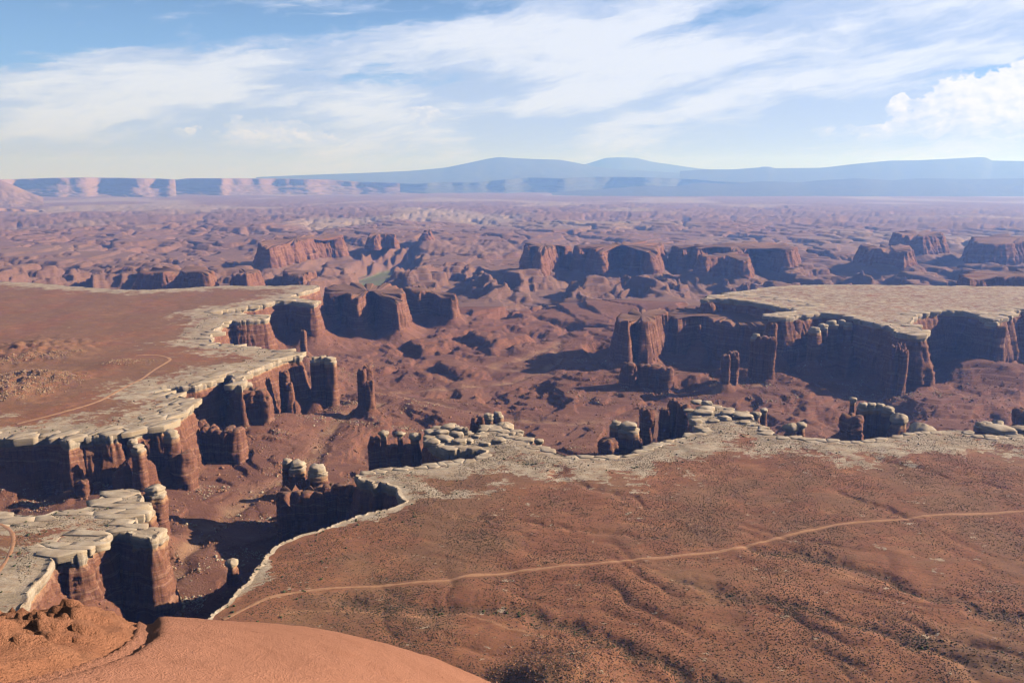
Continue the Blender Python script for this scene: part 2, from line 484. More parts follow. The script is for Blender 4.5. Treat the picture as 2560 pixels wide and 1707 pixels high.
# ------------------------------------------------------------------ rim outlines (traced on the bench level)
RIM_A = [(3050, 1090), (2780, 1083), (2560, 1085), (2446, 1088), (2410, 1075), (2334, 1075), (2250, 1086), (2180, 1100), (2131, 1102), (2018, 1093),
         (1935, 1084), (1905, 1068), (1872, 1032), (1800, 1013), (1745, 1012), (1722, 1034), (1752, 1052), (1730, 1066), (1765, 1078), (1700, 1092), (1653, 1103), (1600, 1128), (1553, 1136),
         (1495, 1139), (1444, 1138), (1397, 1136), (1369, 1124), (1312, 1104), (1290, 1072), (1240, 1056), (1212, 1064), (1190, 1092), (1150, 1066),
         (1075, 1068), (1052, 1092), (1080, 1112), (1122, 1124), (1190, 1122), (1216, 1128), (1172, 1150), (1104, 1156), (1046, 1167), (951, 1168), (884, 1182),
         (900, 1196), (927, 1197), (936, 1207), (954, 1202), (985, 1218), (999, 1238), (1014, 1263), (900, 1282), (800, 1321), (735, 1341),
         (669, 1372), (629, 1426), (627, 1449), (582, 1486), (580, 1503), (527, 1542), (500, 1585), (380, 1620), (200, 1612), (95, 1575),
         (66, 1528), (78, 1464), (112, 1430), (122, 1390), (178, 1384), (210, 1380), (212, 1366), (262, 1342), (282, 1322), (340, 1334), (398, 1348),
         (404, 1322), (345, 1312), (338, 1270), (360, 1240), (348, 1222), (298, 1222), (262, 1236), (246, 1250), (205, 1272), (141, 1272),
         (116, 1284), (58, 1290), (0, 1278), (-120, 1285), (-420, 1390)]
A_TAIL = [(-700, 480), (-700, 300), (2200, 300), (2600, 700)]     # world points behind / below the viewer
RIM_B = [(-420, 1090), (-200, 1100), (-60, 1090), (0, 1093), (77, 1094), (130, 1087), (165, 1106), (203, 1092), (297, 1087), (302, 1068), (335, 1078), (367, 1064),
         (402, 1066), (412, 1048), (432, 1040), (478, 1020), (482, 1006), (452, 990), (415, 978), (408, 965), (470, 966), (535, 949), (548, 937), (583, 937), (582, 960), (618, 962),
         (615, 930), (650, 918), (700, 896), (723, 890), (756, 888), (750, 880), (690, 874), (640, 868), (535, 858), (526, 842), (549, 812), (568, 801), (631, 801),
         (668, 797), (672, 790), (640, 787), (580, 783), (536, 786), (530, 780), (600, 769), (650, 764), (681, 754), (727, 752), (778, 759), (798, 750),
         (750, 746), (712, 741), (765, 727), (800, 718), (780, 712), (700, 715), (600, 714), (500, 717), (400, 724), (300, 725), (150, 712), (0, 703), (-200, 706), (-500, 712)]
B_TAIL = []
RIM_C = [(1752, 748), (1815, 746), (1883, 755), (1991, 775), (1950, 782), (1922, 793), (1978, 793), (2041, 782), (2126, 787), (2142, 798), (2203, 809),
         (2246, 831), (2290, 838), (2320, 838), (2318, 826), (2268, 809), (2290, 787), (2336, 776), (2401, 776), (2442, 785), (2452, 793), (2494, 799), (2530, 787),
         (2532, 778), (2562, 770), (2700, 785), (2900, 770), (3000, 730), (2800, 712), (2560, 716), (2300, 713), (2100, 711), (1950, 713), (1880, 723), (1770, 741)]

def rim_step(r): return float(np.clip(r * 0.0014, 1.3, 4.5))

def crenulate(p, amp=1.0, seed=3):
    x, y = p[:, 0], p[:, 1]
    r = np.hypot(x, y); fall = np.clip(r / 1500, 0.7, 2.0)
    for sc, a in ((75, 7.5), (26, 3.6), (9, 1.5)):
        p = p + np.stack([perlin(x / sc, y / sc, seed=seed) * a, perlin(x / sc + 91, y / sc, seed=seed + 5) * a], 1) * (amp * fall[:, None] if sc > 20 else amp)
    return p

def make_rim(px, tail, seed, z=0.0):
    p = np.vstack([pxline(px, z)] + ([np.array(tail, float)] if len(tail) else []))
    p = smooth_loop(p, 1)
    return crenulate(densify(p, rim_step), 1.0, seed)

POLY = {'A': make_rim(RIM_A, A_TAIL, 3), 'B': make_rim(RIM_B, B_TAIL, 11), 'C': make_rim(RIM_C, [], 23)}

# red, uncapped mesas of the same cliff band: outline px, top z, base z
MESAS = [
    ('mesa', 'red cliff row with shaded alcoves beyond the far tip of the sandy bench', [(800, 720), (830, 732), (848, 724), (866, 730), (884, 744), (904, 746), (914, 726), (930, 722), (948, 726), (966, 738), (990, 748), (1004, 746), (1010, 730), (1000, 716), (940, 710), (860, 711)], -24, -112),
    ('mesa', 'low fluted red fin running right from the cliff row', [(1010, 722), (1040, 732), (1075, 728), (1100, 738), (1138, 742), (1142, 732), (1085, 716), (1030, 712)], -52, -118),
    ('mesa', 'red castle wall with vertical flutes left of the pale mesa', [(1536, 790), (1565, 812), (1575, 796), (1612, 806), (1640, 792), (1672, 780), (1664, 768), (1600, 772)], -26, -128),
    ('mesa', 'low broken red ledge in the shade under the pale mesa tip', [(1662, 784), (1690, 796), (1720, 792), (1750, 790), (1790, 800), (1850, 806), (1925, 814), (2000, 806), (2040, 798), (1990, 784), (1880, 768), (1752, 764), (1680, 772)], -40, -140),
    ('mesa', 'left shadowed mesa of the broken row in the middle distance', [(1306, 612), (1322, 620), (1338, 616), (1352, 632), (1378, 622), (1392, 613), (1418, 616), (1425, 610), (1380, 607), (1330, 608)], -4, -112),
    ('mesa', 'middle shadowed mesa of the broken row with two prows', [(1432, 616), (1450, 622), (1470, 617), (1506, 629), (1520, 612), (1562, 611), (1585, 620), (1600, 614), (1634, 630), (1650, 614), (1662, 608), (1600, 605), (1500, 606)], -2, -112),
    ('mesa', 'right shadowed mesa of the broken row thinning to the right', [(1676, 612), (1700, 620), (1735, 616), (1750, 622), (1772, 612), (1810, 616), (1850, 622), (1882, 612), (1920, 616), (1978, 628), (1990, 614), (1930, 606), (1760, 606)], -9, -110),
    ('butte', 'red castle butte standing in front of the broken row of shadowed mesas', [(1745, 634), (1760, 644), (1790, 640), (1830, 640), (1868, 648), (1876, 638), (1830, 630), (1780, 629)], -24, -110),
    ('butte', 'red butte with a dark left end beyond the sandy bench', [(648, 606), (662, 616), (690, 612), (725, 606), (765, 600), (786, 594), (860, 592), (845, 588), (760, 590), (690, 596)], -4, -112),
    ('butte', 'small twin topped red butte in the far canyon country', [(918, 590), (938, 594), (955, 588), (985, 590), (975, 583), (930, 582)], -12, -80),
    ('butte', 'tiny pointed butte alone in the far canyon country', [(1052, 576), (1066, 580), (1082, 576), (1066, 572)], -6, -60),
    ('mesa', 'dark mesa with a stepped right end below the highest far butte', [(2145, 612), (2180, 620), (2225, 622), (2262, 628), (2284, 620), (2270, 610), (2200, 606)], -6, -90),
    ('mesa', 'dark flat butte topping the rise at the upper right', [(2228, 584), (2260, 590), (2300, 592), (2350, 590), (2360, 583), (2310, 578), (2250, 578)], 6, -90),
    ('mesa', 'dark notched mesa at the right edge beneath the haze', [(2424, 596), (2450, 606), (2500, 608), (2560, 604), (2680, 600), (2680, 588), (2560, 587), (2450, 588)], 6, -100),
    ('mesa', 'dark shaded cliff rising behind the pale mesa at the right edge', [(2392, 690), (2430, 698), (2480, 690), (2540, 694), (2640, 690), (2760, 690), (2760, 672), (2560, 672), (2450, 674)], -8, -120),
    ('mesa', 'shaded red mesa behind the left end of the sandy bench', [(330, 676), (400, 684), (452, 680), (520, 688), (536, 676), (500, 668), (400, 668)], -40, -120),
    ('mesa', 'shaded red cliff block behind the middle of the sandy bench', [(580, 678), (610, 686), (640, 682), (648, 672), (610, 668)], -40, -120),
    ('mesa', 'low shaded cliff behind the tip of the sandy bench', [(700, 680), (740, 690), (782, 684), (790, 676), (740, 672)], -60, -125),
]
MESA_POLY = []
for nm, lab, px, zt, zb in MESAS:
    p = smooth_loop(pxline(px, zt), 1)
    far = np.hypot(*p.mean(0))
    st = float(np.clip(far * 0.0011, 2.4, 7.0))
    p = densify(p, st)
    x, y = p[:, 0], p[:, 1]; s = far / 1500
    for sc, a in ((48, 9.0), (16, 4.2), (6, 1.5)):
        sc *= s * 0.8; a *= s * 0.75
        p = p + np.stack([perlin(x / sc, y / sc, seed=7) * a, perlin(x / sc + 31, y / sc, seed=9) * a], 1)
    MESA_POLY.append(p)

# ------------------------------------------------------------------ free standing towers: (kind, label, columns)
# column: (px left, px right, py top, py base, z top, cap style)   cap: 0 none, 1 pale block, 2 mushroom, 3 big boulder
TOWERS = [
    ('butte', 'three capped dark butte at the tip of the slabby bench', [(778, 800, 892, 985, -2, 1), (797, 816, 890, 990, -1, 1), (812, 838, 893, 1005, -2, 1)]),
    ('butte', 'dark ragged tower standing alone right of the three capped butte', [(894, 914, 922, 1006, -8, 0), (908, 930, 914, 1012, -5, 0), (915, 933, 950, 1014, -28, 0)]),
    ('rock_spire', 'slender red spire in the recess beneath the columned promontory', [(751, 764, 824, 872, -22, 0)]),
    ('rock_pillar', 'tall pale capped pillar before the lit prow of the left bench', [(412, 442, 1076, 1150, -3, 1), (432, 478, 1128, 1236, -34, 0)]),
    ('rock_pillar', 'thin pale topped pillar in front of the arched alcove', [(330, 356, 1112, 1215, -4, 1), (322, 340, 1098, 1130, -2, 1)]),
    ('rock_pillar', 'short red stub pillar inside the shaded alcove', [(190, 218, 1196, 1262, -48, 0)]),
    ('butte', 'massive red faced butte with a pale cap on the left bench rim', [(578, 626, 948, 1060, -3, 1), (606, 668, 972, 1064, -14, 0), (650, 676, 990, 1060, -24, 0)]),
    ('rock_pillar', 'leaning red buttress with a capless top beside the massive butte', [(700, 722, 926, 1022, -12, 0), (712, 732, 955, 1030, -30, 0)]),
    ('hoodoo', 'balanced block hoodoo on the rim above the leaning buttress', [(724, 750, 885, 935, -1, 2)]),
    ('butte', 'twin legged hoodoo tower with three pale caps in the canyon', [(706, 728, 1148, 1300, -4, 1), (726, 762, 1152, 1262, -5, 1), (772, 812, 1164, 1290, -6, 1), (745, 775, 1200, 1290, -26, 0)]),
    ('rock_fin', 'dark jagged fin behind the twin legged hoodoo tower', [(700, 760, 1222, 1330, -26, 0), (755, 815, 1222, 1330, -26, 0), (805, 850, 1212, 1320, -22, 0), (840, 890, 1208, 1310, -20, 0)]),
    ('rock_fin', 'dark serrated fin carrying the two slim white capped pillars', [(922, 948, 1092, 1175, -12, 0), (948, 972, 1078, 1175, -3, 2), (966, 996, 1112, 1175, -22, 0), (990, 1010, 1080, 1175, -3, 2), (1006, 1040, 1112, 1178, -22, 0)]),
    ('hoodoo', 'fat white mushroom hoodoo beside the two slim capped pillars', [(1022, 1054, 1082, 1178, -4, 3)]),
    ('hoodoo', 'dark footed hoodoo with a stack of white boulders on the slab peninsula', [(1180, 1212, 1040, 1110, 4, 0), (1208, 1232, 1034, 1100, 7, 1), (1234, 1258, 1030, 1100, 8, 1)]),
    ('hoodoo', 'stout tan column with a pale mushroom cap on the slab peninsula', [(1194, 1240, 1066, 1112, 1, 1)]),
    ('hoodoo', 'wide mushroom rock with a hollow dark front', [(1240, 1282, 1056, 1112, 3, 3)]),
    ('hoodoo', 'twin pale blocks split by a crack at the peninsula foot', [(1270, 1290, 1082, 1120, 2, 1), (1286, 1308, 1084, 1122, 1, 1)]),
    ('hoodoo', 'small square topped hoodoo alone on the near rim', [(1336, 1358, 1098, 1130, 1, 2)]),
    ('butte', 'dark stepped butte with a drooping white cap', [(1528, 1556, 1052, 1140, -2, 1), (1550, 1594, 1058, 1140, -4, 1), (1500, 1540, 1096, 1140, -22, 0), (1584, 1604, 1096, 1140, -22, 0)]),
    ('rock_spire', 'knobby red spire between the stepped butte and the dark castle', [(1602, 1632, 1020, 1108, -10, 0)]),
    ('butte', 'tall dark castle wall crowned by a red knob', [(1651, 1674, 1020, 1112, -12, 0), (1672, 1700, 996, 1112, -2, 0), (1694, 1724, 1008, 1112, -5, 0)]),
    ('hoodoo', 'pair of pale topped hoodoos at the right end of the slab promontory', [(1878, 1902, 1030, 1090, -1, 2), (1902, 1920, 1022, 1090, 0, 2)]),
    ('hoodoo', 'low pair of rounded hoodoos at the plain edge', [(1962, 1996, 1058, 1100, 0, 3), (1994, 2014, 1058, 1100, 0, 2)]),
    ('butte', 'dark butte with a thin mushroom pinnacle and a hanging boulder', [(2110, 2152, 1036, 1115, -14, 0), (2124, 2141, 995, 1062, 2, 2), (2146, 2172, 1008, 1115, -2, 1), (2168, 2192, 1008, 1115, -2, 1), (2190, 2214, 1010, 1115, -2, 1), (2208, 2232, 1016, 1115, -4, 1), (2228, 2268, 1034, 1112, -8, 3)]),
    ('hoodoo', 'broad tilted white boulder perched beside the dark butte', [(2276, 2332, 1058, 1100, 0, 3)]),
    ('hoodoo', 'dark fronted square rock pair near the right edge', [(2442, 2462, 1056, 1096, 0, 1), (2458, 2480, 1055, 1096, 0, 1), (2482, 2512, 1052, 1096, 0, 3)]),
    ('rock_pillar', 'dark red pillar cut by the right edge of the picture', [(2546, 2582, 1022, 1095, -20, 0)]),
    ('rock_spire', 'short red spire on the valley floor left of the little castle', [(1555, 1585, 906, 968, -70, 0)]),
    ('butte', 'little horizontally banded red castle on the valley floor', [(1596, 1630, 910, 962, -75, 0), (1622, 1656, 912, 962, -75, 0), (1650, 1682, 918, 960, -78, 0)]),
    ('rock_pillar', 'slim twin red tower left of the great banded tower', [(1806, 1826, 886, 950, -38, 0), (1822, 1846, 878, 950, -34, 0)]),
    ('butte', 'great banded red tower with a small pale tip', [(1880, 1900, 834, 944, -5, 1), (1890, 1920, 840, 944, -8, 0), (1912, 1938, 842, 940, -9, 0)]),
    ('rock_pillar', 'high red pillar group below the pale prow of the mesa', [(2230, 2248, 862, 990, -14, 0), (2242, 2262, 856, 992, -12, 0), (2254, 2270, 872, 985, -20, 0)]),
    ('butte', 'banded red buttress with a row of pale caps under the mesa rim', [(2026, 2050, 818, 892, -16, 1), (2046, 2068, 810, 884, -12, 1), (2066, 2092, 802, 868, -8, 1)]),
    ('rock_pillar', 'knobby capped hoodoo row in the shade under the mesa prow', [(2096, 2112, 800, 840, -7, 1), (2112, 2130, 806, 845, -10, 1)]),
    ('rock_pillar', 'fluted red buttress below the small pale shelf of the mesa', [(1924, 1942, 808, 868, -14, 0), (1940, 1966, 796, 866, -8, 0)]),
    ('rock_pillar', 'narrow lit red buttress beneath the pale shelf of the mesa', [(1976, 2000, 798, 850, -10, 0)]),
    ('rock_pillar', 'isolated thin red pinnacle in the shade of the castle wall', [(1744, 1752, 812, 845, -58, 0), (1762, 1776, 800, 845, -52, 0)]),
    ('rock_pillar', 'red buttress with a lit right side under the mesa tip', [(1764, 1786, 756, 812, -8, 0)]),
    ('rock_pillar', 'pale capped tower hanging off the right part of the mesa', [(2468, 2494, 802, 898, -6, 1), (2490, 2512, 815, 895, -14, 0)]),
    ('rock_pillar', 'dark knobby tower at the far right mesa corner', [(2506, 2530, 790, 880, -4, 0)]),
    ('rock_fin', 'ribbed red fin below the lit prow of the left bench', [(480, 512, 1050, 1150, -30, 0), (508, 545, 1062, 1156, -36, 0), (540, 575, 1072, 1160, -42, 0), (560, 604, 1068, 1160, -40, 0)]),
    ('hoodoo', 'round white capped hoodoo in the canyon shadow', [(566, 592, 1398, 1440, -38, 3)]),
    ('rock_pillar', 'big square block prow at the near tip of the slab lobe', [(342, 404, 1326, 1510, -1, 1)]),
    ('rock_pillar', 'block crowned column behind the near prow of the slab lobe', [(332, 378, 1262, 1420, -1, 1)]),
    ('hoodoo', 'anvil topped hoodoo at the far tip of the slab lobe', [(364, 404, 1216, 1330, 2, 1)]),
]

def tower_xy(c):
    xl, xr, yt, yb, zt, cap = c
    cx = (xl + xr) / 2
    p = at(cx, yt, zt)
    d = rayd(cx, yb); t = math.hypot(*p) / math.hypot(d[0], d[1])
    zb = CAMZ + d[2] * t
    slant = math.sqrt(p @ p + (CAMZ - zt) ** 2)
    w = (xr - xl) * slant / FPX
    return p, zt, zb, w

# ------------------------------------------------------------------ distance rasters
class Raster:
    def __init__(s, x0, x1, y0, y1, res):
        s.x0, s.y0, s.res = x0, y0, res
        s.nx = int((x1 - x0) / res); s.ny = int((y1 - y0) / res)
        s.xs = x0 + (np.arange(s.nx) + 0.5) * res; s.ys = y0 + (np.arange(s.ny) + 0.5) * res
        s.inside = np.zeros((s.ny, s.nx), np.int8)
    def fill(s, poly, val):
        q = np.roll(poly, -1, 0)
        y1, y2 = poly[:, 1], q[:, 1]
        for r, yy in enumerate(s.ys):
            m = (y1 <= yy) != (y2 <= yy)
            if not m.any(): continue
            xx = np.sort(poly[m, 0] + (yy - y1[m]) / (y2[m] - y1[m]) * (q[m, 0] - poly[m, 0]))
            idx = np.clip(np.round((xx - s.x0) / s.res).astype(int), 0, s.nx)
            for a, b in zip(idx[0::2], idx[1::2]): s.inside[r, a:b] = val
    def distance(s, pts, par):
        best = np.full((s.ny, s.nx), -1, np.int32)
        ix = ((pts[:, 0] - s.x0) / s.res).astype(int); iy = ((pts[:, 1] - s.y0) / s.res).astype(int)
        ok = (ix >= 0) & (ix < s.nx) & (iy >= 0) & (iy < s.ny)
        best[iy[ok], ix[ok]] = np.nonzero(ok)[0]
        GX, GY = np.meshgrid(s.xs, s.ys)
        px = np.append(pts[:, 0], 1e7).astype(np.float32); py = np.append(pts[:, 1], 1e7).astype(np.float32)
        GX = GX.astype(np.float32); GY = GY.astype(np.float32)
        D = (px[best] - GX) ** 2 + (py[best] - GY) ** 2
        k = 1
        while k < max(s.nx, s.ny): k *= 2
        k //= 2
        while k >= 1:
            for dy in (-k, 0, k):
                for dx in (-k, 0, k):
                    if dx == 0 and dy == 0: continue
                    ya, yb = max(0, dy), min(s.ny, s.ny + dy); xa, xb = max(0, dx), min(s.nx, s.nx + dx)
                    if ya >= yb or xa >= xb: continue
                    cand = best[ya - dy:yb - dy, xa - dx:xb - dx]
                    d2 = (px[cand] - GX[ya:yb, xa:xb]) ** 2 + (py[cand] - GY[ya:yb, xa:xb]) ** 2
                    m = d2 < D[ya:yb, xa:xb]
                    D[ya:yb, xa:xb][m] = d2[m]; best[ya:yb, xa:xb][m] = cand[m]
            k //= 2
        s.D = np.sqrt(D)
        s.zb = np.append(par, -120.0)[best].astype(np.float32)
    def samp(s, arr, X, Y):
        fx = np.clip((X - s.x0) / s.res - 0.5, 0, s.nx - 1.001); fy = np.clip((Y - s.y0) / s.res - 0.5, 0, s.ny - 1.001)
        i = fx.astype(int); j = fy.astype(int); u = fx - i; v = fy - j
        return (arr[j, i] * (1 - u) * (1 - v) + arr[j, i + 1] * u * (1 - v) + arr[j + 1, i] * (1 - u) * v + arr[j + 1, i + 1] * u * v)
    def near(s, arr, X, Y):
        i = np.clip(((X - s.x0) / s.res).astype(int), 0, s.nx - 1); j = np.clip(((Y - s.y0) / s.res).astype(int), 0, s.ny - 1)
        return arr[j, i]

def wall_base(p, base, seed):
    return base + 22 * fbm(p[:, 0] / 90, p[:, 1] / 90, oct=2, seed=seed)

WB = {'A': wall_base(POLY['A'], -84, 41), 'B': wall_base(POLY['B'], -84, 42), 'C': wall_base(POLY['C'], -112, 43)}
def raise_base(key, px, py, r, z):
    c = at(px, py); q = np.exp(-(((POLY[key] - c) ** 2).sum(1) / r ** 2))
    WB[key] = WB[key] * (1 - q) + z * q
raise_base('A', 110, 1440, 75, -30); raise_base('A', 60, 1560, 70, -25)
raise_base('B', -80, 1095, 110, -34); raise_base('B', 560, 935, 45, -30); raise_base('B', 520, 830, 70, -30); raise_base('B', 455, 985, 45, -45)
seeds = []; params = []
for k in 'ABC': seeds.append(POLY[k]); params.append(WB[k])
for p, (nm, lab, px, zt, zb) in zip(MESA_POLY, MESAS): seeds.append(p); params.append(np.full(len(p), float(zb)))
for kind, lab, cols in TOWERS:
    for c in cols:
        p, zt, zb, w = tower_xy(c)
        a = np.arange(12) * math.pi / 6
        seeds.append(p + np.stack([np.cos(a), np.sin(a)], 1) * w * 0.5); params.append(np.full(12, max(zb - 9, -175)))
seeds = np.vstack(seeds); params = np.concatenate(params)
R1 = Raster(-2300, 2500, 380, 3400, 2.5)
for i, k in enumerate('ABC'): R1.fill(POLY[k], i + 1)
R1.distance(seeds, params)
R2 = Raster(-4200, 4600, 2400, 7600, 7.0)
for p in MESA_POLY: R2.fill(p, 9)
for i, k in enumerate('ABC'): R2.fill(POLY[k], i + 1)
R2.distance(seeds, params)

# ------------------------------------------------------------------ height functions
GULLIES = [[(858, 1500), (1000, 1508), (1095, 1516), (1277, 1516), (1412, 1556), (1530, 1603), (1649, 1643), (1752, 1690), (1850, 1740)],
           [(1700, 1450), (1847, 1493), (2044, 1524), (2202, 1572), (2400, 1611), (2600, 1650)],
           [(1870, 1366), (2044, 1390), (2202, 1437), (2360, 1493), (2600, 1555)],
           [(2300, 1600), (2420, 1640), (2600, 1680)],
           [(1380, 1165), (1400, 1190), (1470, 1215), (1560, 1240), (1620, 1262)],
           [(2060, 1130), (2180, 1140), (2300, 1175), (2420, 1200), (2560, 1230)],
           [(2100, 1230), (2180, 1262), (2290, 1300)],
           [(1150, 1290), (1320, 1300), (1500, 1330), (1640, 1340)]]
GULL = [pxline(g) for g in GULLIES]
PALE_W = [pxline([(700, 1535), (760, 1520), (900, 1530), (1020, 1535), (1150, 1530), (1260, 1555), (1340, 1580), (1420, 1600)]),
          pxline([(1870, 1372), (1980, 1400), (2100, 1430), (2250, 1460)])]

def Hplat(X, Y):
    h = fbm(X / 160, Y / 160, oct=4, seed=60) * 2.6
    # drainage ripples running down the apron in the foreground
    near = sstep(Y, 900, 560)
    warp = fbm(X / 120, Y / 120, oct=3, seed=77) * 34
    u = (X * 0.55 + Y * 0.83 + warp)
    rip = 1 - np.abs(perlin(u / 46, (X * 0.83 - Y * 0.55) / 260, seed=71)) * 1.6
    h = h - np.clip(rip, 0, 1) ** 2 * (0.8 + 2.4 * near) * sstep(X, -260, 60)
    def mound(px, py, r, hh, ry=None):
        c = at(px, py)
        return hh * np.exp(-(((X - c[0]) / r) ** 2 + ((Y - c[1]) / (ry or r)) ** 2))
    rough = 1 + 0.5 * fbm(X / 22, Y / 22, oct=4, seed=81)
    h = h + mound(1440, 1725, 36, 17, 46) * (0.8 + 0.2 * rough) + mound(1330, 1700, 24, 5)
    h = h + (mound(70, 880, 110, 16, 120) + mound(90, 950, 80, 15, 55) + mound(20, 990, 60, 14, 40)) * rough
    h = h + mound(300, 912, 70, 9, 40)
    return h

GDCACHE = {}
def gully_depth(X, Y):
    g = np.zeros(X.shape)
    wig = fbm(X / 30, Y / 30, oct=3, seed=90) * 9
    for i, l in enumerate(GULL):
        w = 11 if i < 4 else 6
        d = seg_dist(X + wig, Y + wig * 0.7, l)
        g = np.maximum(g, np.exp(-(d / w) ** 2) * (1.0 if i < 4 else 0.6))
    return g

WASH = [pxline([(1400, 858), (1385, 875), (1300, 905), (1230, 925), (1320, 935), (1370, 945)], -165),
        pxline([(950, 995), (1040, 975), (1150, 965), (1280, 950), (1400, 900), (1390, 862)], -150),
        pxline([(420, 1500), (470, 1430), (560, 1330), (640, 1240), (760, 1180), (820, 1090), (880, 1030), (960, 992)], -110),
        pxline([(1000, 1000), (1100, 1030), (1250, 1060), (1420, 1075), (1600, 1060), (1760, 1010), (1900, 990)], -150)]

FEET = []
for kind, lab, cols in TOWERS:
    if any(k in lab for k in ('three capped dark', 'ragged tower', 'slender red spire', 'before the lit prow', 'thin pale topped', 'massive red', 'leaning red', 'ribbed red fin',
                              'short red spire', 'little horizontally', 'slim twin', 'great banded', 'high red pillar', 'near prow', 'far tip of the slab', 'right part of the mesa')):
        for c in cols[-1:]:
            p, zt, zb, w = tower_xy(c); FEET.append((p[0], p[1], zb))
FEET = np.array(FEET)
def feet_level(X, Y):
    num = np.full(X.shape, 0.0); den = np.full(X.shape, 0.0)
    gen = -112 - 44 * sstep(Y, 950, 2100) - 14 * sstep(Y, 2300, 3300)
    num += gen * 0.55; den += 0.55
    for fx, fy, fz in FEET:
        w = 1.0 / (1 + (((X - fx) ** 2 + (Y - fy) ** 2) / 95.0 ** 2) ** 1.5)
        num += w * (fz - 6); den += w
    return num / den

def terrace(h, step, sharp):
    k = np.floor(h / step); f = h / step - k
    return (k + sstep(f, 0.5 - sharp, 0.5 + sharp)) * step

def Hfloor(X, Y, d, zb, inside):
    base = feet_level(X, Y)
    n = fbm(X / 260, Y / 260, oct=4, seed=100, gain=0.4) * 26 * sstep(Y, 500, 1500)
    w = fbm(X / 60, Y / 60, oct=3, seed=105) * 0.5
    w1 = fbm(X / 150, Y / 150, oct=3, seed=106) * 45
    v = np.abs(fbm((X + w1) / 340, (Y - w1) / 400, oct=4, seed=110, gain=0.42))
    raw = n * 0.8 + (20 * sstep(v, 0.0, 0.36) - 13) * sstep(Y, 900, 1500) + fbm(X / 70, Y / 90, oct=4, seed=112, gain=0.42) * 3.4
    led = terrace(raw, 5.4, 0.045) + raw * 0.08
    rough = fbm(X / 14, Y / 14, oct=3, seed=120) * 0.22
    wd = np.full(X.shape, 1e9)
    for l in WASH: wd = np.minimum(wd, seg_dist(X + fbm(X / 40, Y / 40, oct=2, seed=8) * 10, Y, l))
    flat = sstep(wd, 14, 110)
    fl = base + led * (0.25 + 0.75 * flat) + rough * (0.3 + 0.7 * flat) - 5 * (1 - sstep(wd, 6, 26))
    dn = np.clip(d, 0, None)
    gul = fbm(X / 24, Y / 24, oct=4, seed=130)
    tal = zb + 5 - 62 * (1 - np.exp(-dn / 62)) * 1.15 - dn * 0.05 + gul * np.clip(dn / 14, 0, 1) * 3.2
    tal = tal + terrace(tal, 9, 0.15) * 0.0
    k = 5.0
    h = np.maximum(fl, tal) + k * np.exp(-np.abs(fl - tal) / k) * 0.35
    pale = np.exp(-(wd / 13) ** 2) * np.clip(0.55 + 0.9 * fbm(X / 45, Y / 45, oct=3, seed=135), 0.1, 1.0)
    return h, np.clip(pale, 0, 1)

def Hfar(X, Y):
    r = np.hypot(X, Y)
    fade = 1 - sstep(r, 8000, 21000)
    w1 = fbm(X / 700, Y / 700, oct=3, seed=198) * 220
    n = fbm(X / 900, Y / 1500, oct=5, seed=200, gain=0.42)
    v = np.abs(fbm((X + w1) / 1150, (Y - w1) / 1500, oct=4, seed=210, gain=0.42))
    v2 = np.abs(fbm((X - w1) / 430, (Y + w1) / 600, oct=4, seed=215, gain=0.45))
    raw = 46 * n + 40 * sstep(v, 0.0, 0.12) + 18 * sstep(v2, 0.0, 0.11)
    small = fbm(X / 120, Y / 170, oct=4, seed=220, gain=0.4) * 3.2 * (1 - sstep(r, 6500, 12000))
    relief = terrace(raw + small, 15.0, 0.035) + (raw + small) * 0.08 - 40
    rough = fbm(X / 45, Y / 60, oct=2, seed=230) * 0.35
    wx = X + fbm(X / 200, Y / 200, oct=3, seed=232) * 70
    q = fbm(wx / 190, Y / 560, oct=4, seed=233, gain=0.45)
    fin = (30 * sstep(q, -0.05, 0.0) + 27 * sstep(q, 0.20, 0.235) + 20 * sstep(q, 0.42, 0.45) + 14 * q)
    relief = relief * (1 - 0.6 * sstep(Y, 3200, 3500) * (1 - sstep(Y, 4300, 4900))) + fin * sstep(Y, 3250, 3600) * (1 - sstep(Y, 4250, 4700))
    base = -176 + 30 * sstep(Y, 4300, 7000) - 10 * sstep(Y, 9000, 20000)
    return base + (relief + rough) * (0.10 + 0.85 * fade)

# ------------------------------------------------------------------ near terrain: bench tops and canyon floor on one sheet
NA, NR = 860, 580
az = np.linspace(math.radians(-43), math.radians(46), NA)
rr = 440 * (3350 / 440) ** (np.linspace(0, 1, NR) ** 1.0)
AZ, RR = np.meshgrid(az, rr)
GX = RR * np.sin(AZ); GY = RR * np.cos(AZ)
ins = R1.near(R1.inside, GX, GY)
D = R1.samp(R1.D, GX, GY); ZB = R1.samp(R1.zb, GX, GY)
mp = ins > 0; mfl = (ins == 0) | (D < 16)
Ht = np.zeros_like(GX); white = np.zeros_like(GX); pale = np.zeros_like(GX); veg = np.zeros_like(GX); G = np.zeros_like(GX)
px_, py_, pd_, pi_ = GX[mp], GY[mp], D[mp], ins[mp]
ma = pi_ == 1
gg = np.zeros(len(px_)); gg[ma] = gully_depth(px_[ma], py_[ma]); G[mp] = gg
Ht[mp] = (Hplat(px_, py_) - gg * 3.2 * sstep(pd_, 10, 60)) * sstep(pd_, 0, 45) - 0.6 * (1 - sstep(pd_, 4, 25))
wn = fbm(px_ / 60, py_ / 60, oct=4, seed=140)
wide = np.where(pi_ == 1, 92, np.where(pi_ == 2, 95, 520)) * (1 + 0.7 * wn)
wide = np.where((pi_ == 1) & (px_ < -120) & (py_ < 1050), 66, wide)
wide = np.where((pi_ == 1) & (py_ < 880) & (px_ > -260), np.clip(11 * (1 + 1.7 * wn), 2, 60), wide)
wv = 1 - sstep(pd_, wide * 0.35, wide * 1.35)
